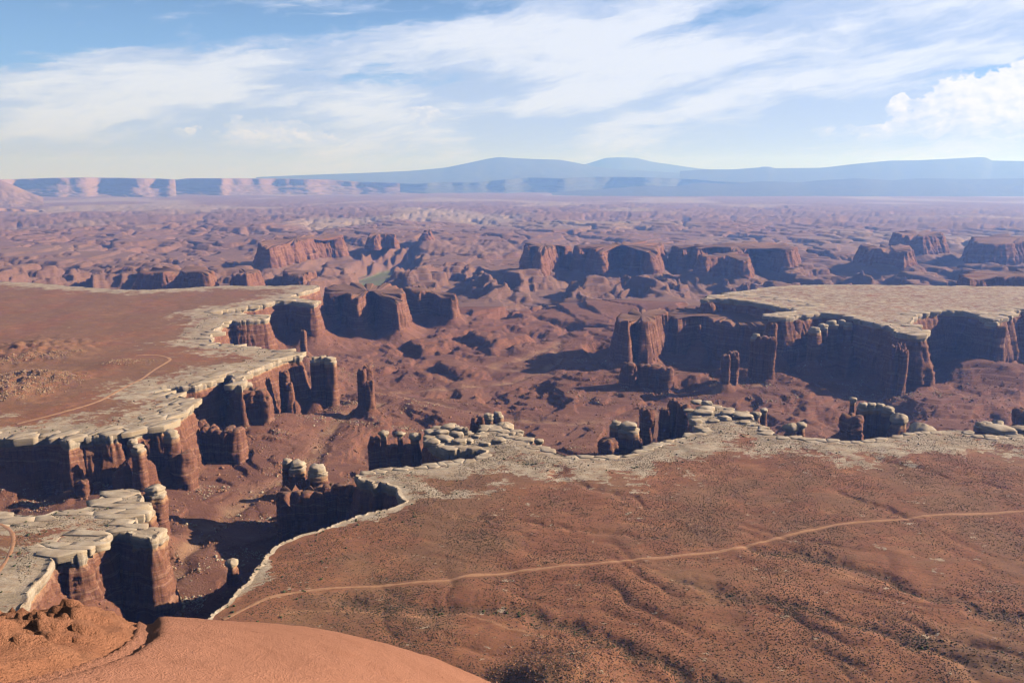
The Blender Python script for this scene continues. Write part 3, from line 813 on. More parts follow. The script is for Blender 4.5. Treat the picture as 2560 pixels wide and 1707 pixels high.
white[mp] = np.where(pi_ == 3, np.minimum(wv, 0.72 + 0.28 * (1 - sstep(pd_, 15, 45))), wv)
pv_ = np.zeros(len(px_))
for l in PALE_W: pv_[ma] = np.maximum(pv_[ma], np.exp(-(seg_dist(px_[ma] + wn[ma] * 6, py_[ma] + wn[ma] * 6, l) / 3.0) ** 2) * 0.6)
pale[mp] = pv_
vg = np.clip(0.5 + 0.8 * fbm(px_ / 140, py_ / 260, oct=4, seed=150), 0, 1)
veg[mp] = np.where((pi_ == 2) & (py_ > 1500), np.clip(vg + 0.35, 0, 1), vg)
Hf = np.full(GX.shape, -150.0); fpale = np.zeros_like(GX)
hf_, fp_ = Hfloor(GX[mfl], GY[mfl], np.where(mp, 0, D)[mfl], ZB[mfl], None)
seam = sstep(RR[mfl], 2850, 3200)
far_ = np.full(len(hf_), -170.0); fs_m = seam > 0; far_[fs_m] = Hfar(GX[mfl][fs_m], GY[mfl][fs_m])
hf_ = hf_ * (1 - seam) + far_ * seam - 6.0 * sstep(RR[mfl], 3225, 3260)
Hf[mfl] = hf_; fpale[mfl] = fp_
F = grid_faces(NR, NA)
insf = ins.ravel()

def sub_mesh(mask_faces, Z, attrs):
    f = F[mask_faces]
    used = np.unique(f); remap = np.full(NR * NA, -1); remap[used] = np.arange(len(used))
    v = np.stack([GX.ravel()[used], GY.ravel()[used], Z.ravel()[used]], 1)
    return v, remap[f], {k: a.ravel()[used] for k, a in attrs.items()}

PLAT = {}
BENCH_LABEL = {'A': 'red scrubby bench with a pale rock rim filling the foreground right',
               'B': 'flat sandy bench with a pale slabby rim at left',
               'C': 'pale flat topped mesa bench right of centre'}
for i, k in enumerate('ABC'):
    mf = (insf[F] == i + 1).all(1)
    v, f, at_ = sub_mesh(mf, Ht, {'white': white, 'veg': veg, 'gully': G, 'pale': pale})
    PLAT[k] = obj('plateau', new_mesh('plateau', v, f, M_SOIL, at_, True), kind='structure', label=BENCH_LABEL[k])
Dm = np.where(ins > 0, D, 0).ravel()
mf = (Dm[F] < 9).all(1)
v, f, at_ = sub_mesh(mf, Hf, {'pale': fpale})
FLOOR_V, FLOOR_F = v, f
canyon = obj('canyon_floor', new_mesh('canyon_floor', v, f, M_FLOOR, at_, False), kind='structure', label='red canyon floor with talus slopes, ledges and sandy washes')

# ------------------------------------------------------------------ cliff walls
def outward(p, win=5):
    t = np.roll(p, -win, 0) - np.roll(p, win, 0)
    n = np.stack([t[:, 1], -t[:, 0]], 1)
    n /= np.linalg.norm(n, axis=1)[:, None] + 1e-9
    q = np.roll(p, -1, 0)
    area = (p[:, 0] * q[:, 1] - q[:, 0] * p[:, 1]).sum()
    return n if area > 0 else -n

BENCHES = (24.0, 37.0, 48.0, 61.0, 75.0, 90.0)
def wall(p, ztop, zbase, cap=11.0, levels=34, scale=1.0, seed=5, apron=9.0, amp=1.0):
    """cliff face hanging from the rim line p: pale cap, soft undercut, fluted red face"""
    n = outward(p); M = len(p)
    x, y = p[:, 0], p[:, 1]
    rows = []; wh = []
    capt = cap * (1 + 0.25 * perlin(x / 40, y / 40, seed=seed)) if cap else 0
    if apron:
        rows.append((p - n * apron, np.full(M, ztop - 0.8))); wh.append(np.ones(M))
        rows.append((p - n * 1.2, np.full(M, ztop - 0.3))); wh.append(np.ones(M))
    joint = np.abs(perlin(x / (13 * scale), y / (13 * scale), seed=seed + 2))
    notch = (1 - sstep(joint, 0.0, 0.13)) * 3.2
    t = np.linspace(0, 1, levels) ** 1.05
    for ti in t:
        z = ztop + (zbase - 10 - ztop) * ti
        dep = ztop - z
        white_ = np.clip(1 - (dep - capt) / 5.0, 0, 1) * (1 if cap else 0) if cap else np.zeros(M)
        fl = (0.5 - 1.2 * np.abs(perlin(x / (19 * scale), y / (19 * scale), z / 160.0, seed=seed))) * 5.5 + np.minimum(np.abs(perlin(x / (8.5 * scale), y / (8.5 * scale), z / 90.0, seed=seed + 3)) * 9, 2.8) - 2.2 + np.minimum(np.abs(perlin(x / (4.2 * scale), y / (4.2 * scale), z / 40.0, seed=seed + 13)) * 6, 1.3) - 0.8
        fl2 = perlin(x / (3.1 * scale), y / (3.1 * scale), z / 7.0, seed=seed + 4) * 1.3
        strat = perlin(z / 4.2 / scale, x / 120 + y / 170, seed=seed + 6) * 1.1 + perlin(z / 1.9, x / 40 + y / 50, seed=seed + 8) * 0.6
        below = sstep(dep, capt, capt + 8 * scale) if cap else np.ones(M)
        bench = 0
        for zb_i in BENCHES:
            zz_i = zb_i + 5 * perlin(x / 60, y / 60, seed=seed + int(zb_i))
            bench = bench + 2.1 * sstep(dep, zz_i, zz_i + 1.2)
        off = scale * (below * (amp * fl * (0.5 + 0.8 * ti) + 0.03 * dep / scale + bench + fl2 - 0.4) + strat * (0.35 + 0.65 * below))
        if cap:
            und = np.exp(-((dep - capt - 3) / 3.0) ** 2) * 2.4
            off = off - und + (1 - below) * (0.8 - notch + 0.5 * np.exp(-((dep - capt * 0.5) / (capt * 0.4 + 0.1)) ** 2))
            off = off - np.where(dep < 0.5, 1.6, 0.0)
        else:
            off = off - np.exp(-(dep / (3 * scale)) ** 2) * 2.0 * scale
        rows.append((p + n * off[:, None], z + 0 * x)); wh.append(white_ + 0 * x)
    return rows, wh

def wall_sections(parent, p, ztop, zbase, nsec, label=None, **kw):
    rows, wh = wall(p, ztop, zbase, **kw)
    V = np.stack([np.column_stack([r, z]) for r, z in rows]); W = np.stack(wh)
    M = len(p); cut = np.linspace(0, M, nsec + 1).astype(int)
    for a, b in zip(cut[:-1], cut[1:]):
        idx = np.arange(a, b + 1) % M
        v = V[:, idx].reshape(-1, 3); w = W[:, idx].ravel()
        obj('cliff_wall', new_mesh('cliff_wall', v, grid_faces(V.shape[0], len(idx)), M_RED, {'white': w}, False), parent)

for k, ns, sd in (('A', 14, 5), ('B', 12, 15), ('C', 8, 25)):
    wall_sections(PLAT[k], POLY[k], 0.0, WB[k], ns, levels=28 if k != 'C' else 24, scale=1.0 if k != 'C' else 1.5, seed=sd)

# mesas without a pale cap
for p, (nm, lab, px, zt, zb) in zip(MESA_POLY, MESAS):
    c = p.mean(0); s = float(np.clip(np.hypot(*c) / 3000, 0.8, 1.7))
    jag = 1.0
    rows, wh = wall(p, zt, np.full(len(p), zb - 6.0), cap=0, levels=20, scale=s, seed=33, apron=0, amp=2.0)
    V = np.stack([np.column_stack([r, z]) for r, z in rows])
    # uneven skyline: sink the upper rows where the rim is notched
    nb = perlin(p[:, 0] / (38 * s), p[:, 1] / (38 * s), seed=51)
    nb2 = perlin(p[:, 0] / (13 * s), p[:, 1] / (13 * s), seed=52)
    sink = np.clip(sstep(nb, 0.05, 0.2) * 9 + nb * 10 + nb2 * 8 - 1, 0, 24) * s
    fr = np.clip(1 - (zt - V[:, :, 2]) / (zt - zb) * 1.3, 0, 1)
    V[:, :, 2] -= sink[None] * fr
    und = lambda a_, b_: np.clip(12 * s * perlin(a_ / (170 * s), b_ / (170 * s), seed=77) + 7 * s * perlin(a_ / (60 * s), b_ / (60 * s), seed=78), -24, 7)
    V[:, :, 2] += und(p[:, 0], p[:, 1])[None] * fr
    top = V[0]; inner = []
    for q in (0.93, 0.8, 0.55, 0.25):
        r_ = top.copy(); r_[:, :2] = c + (top[:, :2] - c) * q
        r_[:, 2] = zt - (sink * q ** 3) + und(r_[:, 0], r_[:, 1]) + 1.5 * s * perlin(r_[:, 0] / 30, r_[:, 1] / 30, seed=3)
        inner.append(r_)
    allv = np.concatenate([np.stack(inner[::-1]), V])
    vv = allv.reshape(-1, 3); M = len(p)
    f = grid_faces(allv.shape[0], M, True)
    ci = len(vv); vv = np.vstack([vv, [[c[0], c[1], zt]]])
    fan = np.stack([np.full(M, ci), np.roll(np.arange(M), -1), np.arange(M), np.arange(M)], 1)
    polys = [tuple(a) for a in f.tolist()] + [(ci, (j + 1) % M, j) for j in range(M)]
    loc = (c[0], c[1], zb)
    me = new_mesh(nm, vv - np.array(loc), polys, M_RED, {'white': np.zeros(len(vv))}, False)
    obj(nm, me, loc=loc, label=lab, cat='rock', kind='thing')

# ------------------------------------------------------------------ rim slabs (Voronoi blocks split by joints)
rng = np.random.default_rng(4)

def clip_poly(poly, a, n):
    out = []
    m = len(poly)
    for i in range(m):
        p, q = poly[i], poly[(i + 1) % m]
        dp = (p[0] - a[0]) * n[0] + (p[1] - a[1]) * n[1]; dq = (q[0] - a[0]) * n[0] + (q[1] - a[1]) * n[1]
        if dp <= 0: out.append(p)
        if dp * dq < 0:
            t = dp / (dp - dq); out.append((p[0] + (q[0] - p[0]) * t, p[1] + (q[1] - p[1]) * t))
    return out

def block_verts(poly, ztop, th, rnd, topbump=0.1):
    """rounded slab from an outline: rings from the bottom edge to the crown"""
    p = np.array(poly); p = densify(smooth_loop(p, 1, 0.05), max(2.4, np.ptp(p[:, 0]) / 6))
    c = p.mean(0); m = len(p)
    L = np.linalg.norm(p - c, axis=1)[:, None] + 1e-6
    p = p * 1.0 + np.stack([perlin(p[:, 0] / 5, p[:, 1] / 5, rnd, seed=19), perlin(p[:, 0] / 5 + 50, p[:, 1] / 5, rnd, seed=20)], 1) * 0.7
    rings = []
    for k, (ins_, z) in enumerate(((1.2, -th), (0.1, -th * 0.62), (0.25, -th * 0.45), (-0.1, -th * 0.2), (0.0, -0.25), (0.25, -0.02), (None, 0.04))):
        q = c + (p - c) * (0.5 if ins_ is None else np.clip(1 - ins_ / L, 0.3, 1.1))
        if 0 < k < 5:
            q = q + np.stack([perlin(q[:, 0] / 3, q[:, 1] / 3, z / 1.2 + rnd, seed=9), perlin(q[:, 0] / 3 + 50, q[:, 1] / 3, z / 1.2 + rnd, seed=10)], 1) * 0.5
        zz = ztop + z + perlin(q[:, 0] / 6, q[:, 1] / 6, rnd, seed=12) * topbump * (1 if k > 3 else 0.3)
        rings.append(np.column_stack([q, zz]))
    v = np.vstack(rings + [np.array([[c[0], c[1], ztop + 0.12]])])
    f = [tuple(a) for a in grid_faces(7, m, True).tolist()]
    f += [(6 * m + j, 6 * m + (j + 1) % m, 7 * m) for j in range(m)]
    return v, f, c

def slab_field(key, spacing, aspect, ang, test, band):
    P = POLY[key]; idx = 'ABC'.index(key) + 1
    lo, hi = P.min(0), P.max(0)
    ca, sa = math.cos(ang), math.sin(ang)
    cx_, cy_ = (lo + hi) / 2
    ext = np.hypot(*(hi - lo)) / 2
    sx, sy = spacing * aspect, spacing
    nu, nv = int(ext / sx) + 2, int(ext / sy) + 2
    U, Vv = np.meshgrid(np.arange(-nu, nu), np.arange(-nv, nv))
    ju = (U + rng.uniform(-.49, .49, U.shape) + 0.5 * (Vv % 2)) ; jv = Vv + rng.uniform(-.46, .46, U.shape)
    X = cx_ + ju * sx * ca - jv * sy * sa; Y = cy_ + ju * sx * sa + jv * sy * ca
    inn = R1.near(R1.inside, X, Y) == idx
    d = R1.samp(R1.D, X, Y)
    bw = band * (1 + 0.7 * perlin(X / 55, Y / 55, seed=66))
    keep = inn & (d > 1.0) & (d < bw) & test(X, Y) & (X > -1500) & (X < 1800)
    out = []
    for i, j in zip(*np.nonzero(keep)):
        u0, v0 = ju[i, j], jv[i, j]
        poly = [(u0 - 1.2, v0 - 1.2), (u0 + 1.2, v0 - 1.2), (u0 + 1.2, v0 + 1.2), (u0 - 1.2, v0 + 1.2)]
        for di in (-2, -1, 0, 1, 2):
            for dj in (-2, -1, 0, 1, 2):
                if (di or dj) and 0 <= i + di < U.shape[0] and 0 <= j + dj < U.shape[1]:
                    a = (ju[i + di, j + dj], jv[i + di, j + dj])
                    mid = ((u0 + a[0]) / 2, (v0 + a[1]) / 2)
                    poly = clip_poly(poly, mid, (a[0] - u0, a[1] - v0))
        if len(poly) < 3: continue
        w = [(cx_ + a * sx * ca - b * sy * sa, cy_ + a * sx * sa + b * sy * ca) for a, b in poly]
        w = np.array(w); c = w.mean(0)
        gap = rng.uniform(0.05, 0.25)
        L = np.linalg.norm(w - c, axis=1)[:, None]
        w = c + (w - c) * np.clip(1 - gap / L, 0.6, 1)
        dd = d[i, j]
        out.append((w, dd, bw[i, j]))
    return out

def put_slabs(key, slabs, prominence=1.0):
    res = []
    for w, dd, bw in slabs:
        c = w.mean(0)
        zg = 0.0
        fade = float(sstep(dd, bw, bw * 0.2))
        if dd > 12 and rng.uniform() < 0.25: continue
        top = zg - 0.45 + min(1.0, fade * 1.6) * rng.uniform(0.85, 1.0) * prominence
        if dd < 10: top += rng.uniform(-0.1, 0.5) * prominence
        th = rng.uniform(7, 11) if dd < 16 else 3.0
        v, f, cc = block_verts(w, top, th, rng.uniform(0, 50))
        res.append((np.hypot(*cc), v, f, cc))
    return res

everywhere = lambda X, Y: np.ones(X.shape, bool)
lobe = lambda X, Y: (X < -285) & (Y < 1060)
SL = {'A': [], 'B': [], 'C': []}
SL['A'] += put_slabs('A', slab_field('A', 12.5, 2.7, 0.06, lambda X, Y: lobe(X, Y) & ~((X < at(175, 1400)[0]) & (Y < at(100, 1385)[1])), 60), 1.2)
SL['A'] += put_slabs('A', slab_field('A', 10.0, 1.7, 0.10, lambda X, Y: ~lobe(X, Y) & (Y > 960), 15), 1.0)
SL['B'] += put_slabs('B', slab_field('B', 16.0, 2.2, 0.95, lambda X, Y: (Y < 1350), 32), 1.1)
SL['B'] += put_slabs('B', slab_field('B', 16.0, 2.2, 0.7, lambda X, Y: (Y >= 1350) & (Y < 1800), 22), 1.2)
SL['B'] += put_slabs('B', slab_field('B', 20.0, 2.0, 0.4, lambda X, Y: (Y >= 1800) & (Y < 2600), 18), 1.3)
SL['C'] += put_slabs('C', slab_field('C', 20.0, 2.0, 0.2, lambda X, Y: (Y < 2600), 20), 1.2)
for key in 'ABC':
    L = sorted(SL[key], key=lambda s: s[0])
    n_single = {'A': 300, 'B': 300, 'C': 120}[key]
    for r, v, f, c in L[:n_single]:
        loc = np.array([c[0], c[1], 0.0])
        obj('slab', new_mesh('slab', v - loc, f, M_WHITE, None, False), PLAT[key], loc)
    rest = L[n_single:]
    if rest:
        vs_, fs_, o_ = [], [], 0
        for r, v, f, c in rest:
            vs_.append(v); fs_ += [tuple(i + o_ for i in a) for a in f]; o_ += len(v)
        obj('slab_field', new_mesh('slab_field', np.vstack(vs_), fs_, M_WHITE, None, False), PLAT[key], kind='stuff')

# ------------------------------------------------------------------ towers, hoodoos, buttes
def column_mesh(w, dpt, h, seed, cap, dist):
    """fluted column from z=0 (base) to z=h, tapering upward"""
    nseg = int(np.clip(1500 * w / dist / 2.0 * 1.6, 22, 64)); nl = int(np.clip(h / dist * 900, 22, 56))
    a = np.arange(nseg) / nseg * 2 * math.pi
    ex = 3.2
    ca, sa = np.cos(a), np.sin(a)
    rad = (np.abs(ca) ** ex + np.abs(sa) ** ex) ** (-1 / ex)
    bx, by = ca * rad * w / 2, sa * rad * dpt / 2
    rows = []
    so = seed * 13.7
    for k in range(nl + 1):
        t = k / nl; z = h * t
        tap = 1.12 - 0.12 * t
        if cap == 2 or cap == 3: tap *= 1 - 0.30 * sstep(t, 0.45, 0.95)
        fl = perlin(bx / (w * 0.30) + so, by / (w * 0.30), z / (h * 0.8), seed=seed) * 0.20 + np.minimum(np.abs(perlin(bx / (w * 0.24) + so, by / (w * 0.24), z / (h * 0.9), seed=seed + 1)) * 0.8, 0.22) - 0.16 + perlin(bx / (w * 0.1) + so, by / (w * 0.1), z / (h * 0.3), seed=seed + 11) * 0.06
        st = perlin(z / 4.6 + so + bx / w, by / w * 1.5, seed=seed + 2) * 0.06 + perlin(z / 2.1 + so + bx / w * 1.4, by / w * 2.2, seed=seed + 3) * 0.045
        blk = perlin(bx / 3.5 + so, by / 3.5, z / 3.0, seed=seed + 5) * min(1.6, w * 0.07) / w * 2
        s = tap * (1 + fl + st + blk)
        lx = perlin(np.array([z / (h * 0.6) + so]), np.array([0.2]), seed=seed + 7)[0] * w * 0.07
        zz = np.full(nseg, z)
        if cap == 0:   # broken, uneven top
            zz = zz - sstep(t, 0.55, 1.0) * np.clip(perlin(bx / (w * 0.4) + so, by / (w * 0.4), seed=seed + 8) * 0.26 * h + 0.02 * h, 0, None)
            if t > 0.94: s = s * (1 - (t - 0.94) / 0.06 * 0.22)
        rows.append(np.column_stack([bx * s + lx, by * s, zz]))
    V = np.stack(rows)
    top = V[-1]; ctr = top.mean(0)
    inner = ctr + (top - ctr) * 0.5; inner[:, 2] = top[:, 2] * 0.6 + ctr[2] * 0.4 + 0.4
    allv = np.concatenate([V, inner[None]]).reshape(-1, 3)
    n = (nl + 2)
    f = [tuple(x) for x in grid_faces(n, nseg, True).tolist()]
    ci = len(allv); allv = np.vstack([allv, [ctr + np.array([0, 0, 0.6])]])
    f += [((n - 1) * nseg + j, (n - 1) * nseg + (j + 1) % nseg, ci) for j in range(nseg)]
    return allv, f, ctr

def cap_mesh(w, dpt, h, seed, style):
    ns, nr = 26, 11
    a = np.arange(ns) / ns * 2 * math.pi
    ex = {1: 7.0, 2: 3.6, 3: 2.8}[style]
    rq = random.Random(seed * 7 + 3); nk = rq.choice((5, 6, 7))
    ka = np.sort((np.arange(nk) + np.array([rq.uniform(-.28, .28) for _ in range(nk)])) / nk * 2 * math.pi + rq.uniform(0, 1))
    kr = np.array([rq.uniform(0.92, 1.18) for _ in range(nk)])
    kx, ky = np.cos(ka) * kr, np.sin(ka) * kr
    tq = (np.arange(ns) / ns) * nk; i0 = tq.astype(int) % nk; i1 = (i0 + 1) % nk; fr = tq - np.floor(tq)
    bx, by = (kx[i0] + (kx[i1] - kx[i0]) * fr) * w / 2, (ky[i0] + (ky[i1] - ky[i0]) * fr) * dpt / 2
    rows = []
    for k in range(nr):
        t = k / (nr - 1)
        z = -h + 2 * h * t if style == 3 else -h + h * t
        if style == 1: s = 0.93 + 0.09 * math.sin(t * 3.0) - 0.16 * max(0, t - 0.85) / 0.15
        elif style == 2: s = 0.62 + 0.42 * math.sin(min(1, t * 1.25) * math.pi / 2) - 0.25 * max(0, t - 0.8) / 0.2
        else: s = max(0.25, (1 - abs(2 * t - 1) ** 2.3) ** 0.5) * 1.03; z = (t - 0.5) * 1.5 * h
        st = perlin(np.full(ns, z / 1.6) + seed, bx * 0 + .4, seed=seed) * 0.13
        nz = perlin(bx / (w * .35) + seed, by / (w * .35), z / (w * .4), seed=seed + 1) * 0.09 + perlin(bx / (w * .15), by / (w * .15) + seed, z / (w * .2), seed=seed + 2) * 0.09
        q = s * (1 + st + nz)
        zz = z + perlin(bx / (w * .5) + seed, by / (w * .5), seed=seed + 3) * h * 0.16 * (t > 0.4)
        rows.append(np.column_stack([bx * q, by * q, zz]))
    V = np.stack(rows).reshape(-1, 3)
    f = [tuple(x) for x in grid_faces(nr, ns, True).tolist()]
    c0 = rows[0].mean(0); c1 = rows[-1].mean(0)
    V = np.vstack([V, [c0, c1 + np.array([0, 0, h * 0.06])]])
    f += [(j, ns * nr, (j + 1) % ns) if False else ((j + 1) % ns, j, ns * nr) for j in range(ns)]
    f += [((nr - 1) * ns + j, (nr - 1) * ns + (j + 1) % ns, ns * nr + 1) for j in range(ns)]
    return V, f

tid = 0
TOWER_XY = []
for kind, lab, cols in TOWERS:
    info = [tower_xy(c) for c in cols]
    base = np.mean([i[0] for i in info], 0); zb0 = min(i[2] for i in info)
    root = bpy.data.objects.new(kind, None); COL.objects.link(root)
    root.location = (base[0], base[1], zb0); root['label'] = lab; root['category'] = 'rock'; root['kind'] = 'thing'
    for c, (p, zt, zb, w) in zip(cols, info):
        tid += 1
        dist = math.sqrt(p @ p + CAMZ ** 2)
        TOWER_XY.append((p, w))
        zb_ = zb - 12
        cap = c[5]
        caph = {0: 0.0, 1: min(12.0, w * 0.52), 2: min(13.0, w * 0.55), 3: w * 0.42}[cap]
        h = zt - zb_ - caph * (0.75 if cap != 3 else 1.0)
        rnd = random.Random(tid)
        dpt = w * rnd.uniform(0.8, 1.15)
        v, f, ctr = column_mesh(w * (0.86 if cap in (2, 3) else 1.08), dpt, h, tid * 7 + 1, cap, dist)
        # tan fade under a pale cap
        whv = np.clip(1 - (h - v[:, 2]) / (caph * 1.2 + 0.1), 0, 1) * (0.75 if cap else 0)
        loc = np.array([p[0] - base[0], p[1] - base[1], zb_ - zb0])
        rz = rnd.uniform(-0.3, 0.3)
        col_o = obj('column', new_mesh('column', v, f, M_RED, {'white': whv}, False), root, loc)
        col_o.rotation_euler = (0, 0, rz)
        if cap:
            k = {1: 1.0, 2: 1.12, 3: 1.08}[cap]
            v, f = cap_mesh(w * k, dpt * k, caph, tid * 5 + 2, cap)
            cz = zt - zb_ if cap != 3 else zt - zb_ - caph * 0.75
            cr, sr = math.cos(rz), math.sin(rz)
            cl = loc + np.array([ctr[0] * cr - ctr[1] * sr, ctr[0] * sr + ctr[1] * cr, cz])
            co = obj('cap_rock', new_mesh('cap_rock', v, f, M_WHITE, None, False), root, cl)
            co.rotation_euler = (rnd.uniform(-.05, .05), rnd.uniform(-.06, .06), rz)

BOULDERS = [('%s pale boulder from the left in the heap on the slab peninsula', 'boulders heaped on the slab peninsula',
             [(1098, 1138, 1058, 1080), (1118, 1142, 1055, 1068), (1084, 1124, 1072, 1090), (1120, 1160, 1076, 1097), (1058, 1090, 1074, 1087), (1088, 1130, 1086, 1105), (1125, 1166, 1094, 1113),
              (1150, 1186, 1093, 1109), (1060, 1100, 1096, 1115), (1155, 1173, 1066, 1088), (1132, 1164, 1064, 1082), (1228, 1266, 1092, 1111), (1196, 1226, 1102, 1116), (1176, 1200, 1084, 1096)]),
            ('%s flat pale boulder from the left on the promontory beside the dark castle', 'boulders stacked on the slab promontory',
             [(1730, 1760, 998, 1010), (1757, 1784, 1000, 1021), (1744, 1792, 1013, 1033), (1710, 1740, 1020, 1032), (1736, 1792, 1022, 1042), (1724, 1757, 1044, 1063), (1804, 1846, 1024, 1041),
              (1838, 1884, 1031, 1049), (1798, 1832, 1038, 1053), (1770, 1800, 1046, 1058), (1850, 1880, 1050, 1060)]),
            ('%s low white slab boulder from the left at the right edge of the plain', 'boulder slabs near the right edge', [(2478, 2546, 1064, 1088), (2540, 2580, 1066, 1084)])]
bid = 900
ORD = 'first second third fourth fifth sixth seventh eighth ninth tenth eleventh twelfth thirteenth fourteenth'.split()
for lab, grp, items in BOULDERS:
    for bi, (xl, xr, yt, yb) in enumerate(sorted(items, key=lambda t_: t_[0] + t_[1])):
        bid += 1
        p = at((xl + xr) / 2, yb, 0.0)
        sl = math.sqrt(p @ p + CAMZ ** 2); w = (xr - xl) * sl / FPX
        # height on screen = standing height plus the foreshortened depth of the top
        dep_ = math.asin(CAMZ / sl); hpx = (yb - yt) * sl / FPX
        dpt = min(w * 0.7, hpx * 0.55 / math.sin(dep_)); hh = max(2.0, (hpx - dpt * math.sin(dep_) * 0.8) / math.cos(dep_))
        v, f = cap_mesh(w, dpt, hh, bid * 3, 1 if bid % 3 else 2)
        o = obj('boulder', new_mesh('boulder', v, f, M_WHITE, None, False), None, (p[0], p[1] + dpt * 0.5, hh * 0.92 - 0.4), 'thing', lab % ORD[bi], 'boulder', grp)
        o.rotation_euler = (random.Random(bid).uniform(-.06, .06), random.Random(bid + 1).uniform(-.08, .08), random.Random(bid + 2).uniform(-0.4, 0.4))

# ------------------------------------------------------------------ far canyon country
NA2, NR2 = 840, 430
az2 = np.linspace(math.radians(-44), math.radians(44), NA2)
rr2 = np.concatenate([3235 * (9000 / 3235) ** np.linspace(0, 1, 330, endpoint=False), 9000 * (58000 / 9000) ** np.linspace(0, 1, NR2 - 330)])
AZ2, RR2 = np.meshgrid(az2, rr2)
X2 = RR2 * np.sin(AZ2); Y2 = RR2 * np.cos(AZ2)
D2 = R2.samp(R2.D, X2, Y2); ZB2 = R2.samp(R2.zb, X2, Y2); I2 = R2.near(R2.inside, X2, Y2)
outr = (X2 < R2.x0 + 20) | (X2 > -R2.x0 + 380) | (Y2 > 7550)
fade = 1 - sstep(RR2, 9000, 22000)
FZ = Hfar(X2, Y2)
# ribbed slopes falling away from the long mesa
rib = fbm(X2 / 90, Y2 / 420, oct=3, seed=240)
dn = np.clip(D2, 0, None)
tal = ZB2 + 4 - 62 * (1 - np.exp(-dn / 85)) - dn * 0.03 + rib * np.clip(dn / 60, 0, 1) * 20
tal = np.where(outr, -400, tal)
FZ = np.maximum(FZ, tal)
# river bend cut below the country
rc = at(972, 693, -235)
ex = (X2 - rc[0]) / 175; ey = (Y2 - rc[1] + 150) / 640
hole = 1 - sstep(np.sqrt(ex ** 2 + ey ** 2) + rib * 0.25, 0.75, 1.35)
FZ = FZ * (1 - hole) + hole * (-238)
FZ = np.where(I2 > 0, np.minimum(FZ, ZB2), FZ)
vegf = hole * sstep(hole, 0.9, 1.0)
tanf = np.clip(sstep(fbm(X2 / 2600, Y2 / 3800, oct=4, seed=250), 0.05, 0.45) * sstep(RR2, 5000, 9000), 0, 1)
v2 = np.stack([X2.ravel(), Y2.ravel(), FZ.ravel()], 1)
F2 = grid_faces(NR2, NA2)
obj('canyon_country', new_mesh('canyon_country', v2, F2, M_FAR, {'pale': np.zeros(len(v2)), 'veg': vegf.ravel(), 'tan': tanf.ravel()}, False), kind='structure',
    label='rugged red canyon country stretching to the hazy horizon')
# river strip on the green flat
rl = np.array([rc + np.array(q) for q in ((-150, -260), (-70, -120), (-20, 40), (60, 190), (160, 320))])
def ribbon(line, width, zf, step, lift, name, mat, parent=None, **kw):
    p = densify(line, step, closed=False)
    t_ = np.gradient(p, axis=0); t_ /= np.linalg.norm(t_, axis=1)[:, None]
    n_ = np.stack([-t_[:, 1], t_[:, 0]], 1)
    wj = width * (1 + 0.35 * perlin(p[:, 0] / 23, p[:, 1] / 23, seed=5) + 0.25 * perlin(p[:, 0] / 7, p[:, 1] / 7, seed=6))
    cols_ = []
    for s in (-0.5, -0.25, 0.0, 0.25, 0.5):
        q = p + n_ * (wj * s)[:, None]
        z = zf(q[:, 0], q[:, 1]) + lift - (0.35 if abs(s) == 0.5 else 0)
        cols_.append(np.column_stack([q, z]))
    V = np.stack(cols_, 1); m = len(p)
    return obj(name, new_mesh(name, V.reshape(-1, 3), grid_faces(m, 5), mat, None, True), parent, **kw)
ribbon(rl, 46, lambda x, y: np.full(np.shape(x), -236.6), 25, 0.2, 'river', M_RIVER, kind='structure', label='short glimpse of a muddy river in its green bend')

# ------------------------------------------------------------------ roads on the benches
def zplat(x, y):
    d = R1.samp(R1.D, x, y)
    return (Hplat(x, y) - gully_depth(x, y) * 3.2 * sstep(d, 10, 60)) * sstep(d, 0, 45) - 0.6 * (1 - sstep(d, 4, 25))
def wiggle(l, amp=1.6):
    p = densify(l, 6.0, closed=False)
    q = np.vstack([p[:1], (p[:-2] + p[1:-1] + p[2:]) / 3, p[-1:]])
    for _ in range(12): q[1:-1] = (q[:-2] + q[1:-1] * 2 + q[2:]) / 4
    return q + np.stack([perlin(q[:, 0] / 35, q[:, 1] / 35, seed=2), perlin(q[:, 0] / 35 + 9, q[:, 1] / 35, seed=3)], 1) * amp
ribbon(wiggle(pxline([(560, 1548), (600, 1530), (640, 1506), (690, 1487), (740, 1478), (937, 1461), (1095, 1451), (1254, 1429), (1491, 1407), (1728, 1383), (1847, 1368), (1965, 1338), (2084, 1311), (2202, 1301), (2321, 1289), (2560, 1275), (2800, 1262)])),
       4.2, zplat, 2.0, 0.45, 'dirt_road', M_ROAD, kind='structure', label='pale dirt road crossing the red scrubby bench')
ribbon(wiggle(pxline([(-60, 1300), (0, 1306), (28, 1322), (38, 1345), (30, 1375), (8, 1412), (-30, 1460)]), 0.6), 4.0, zplat, 2.0, 0.4, 'dirt_road', M_ROAD, kind='structure', label='red dirt road curving across the near slab lobe')
ribbon(wiggle(pxline([(40, 1058), (160, 1030), (250, 1005), (300, 975), (330, 960), (385, 925), (428, 905), (420, 893), (385, 887), (340, 890)]), 1.0), 6.0, zplat, 4.0, 0.5, 'dirt_road', M_TRACK, kind='structure', label='faint looping track across the flat sandy bench')

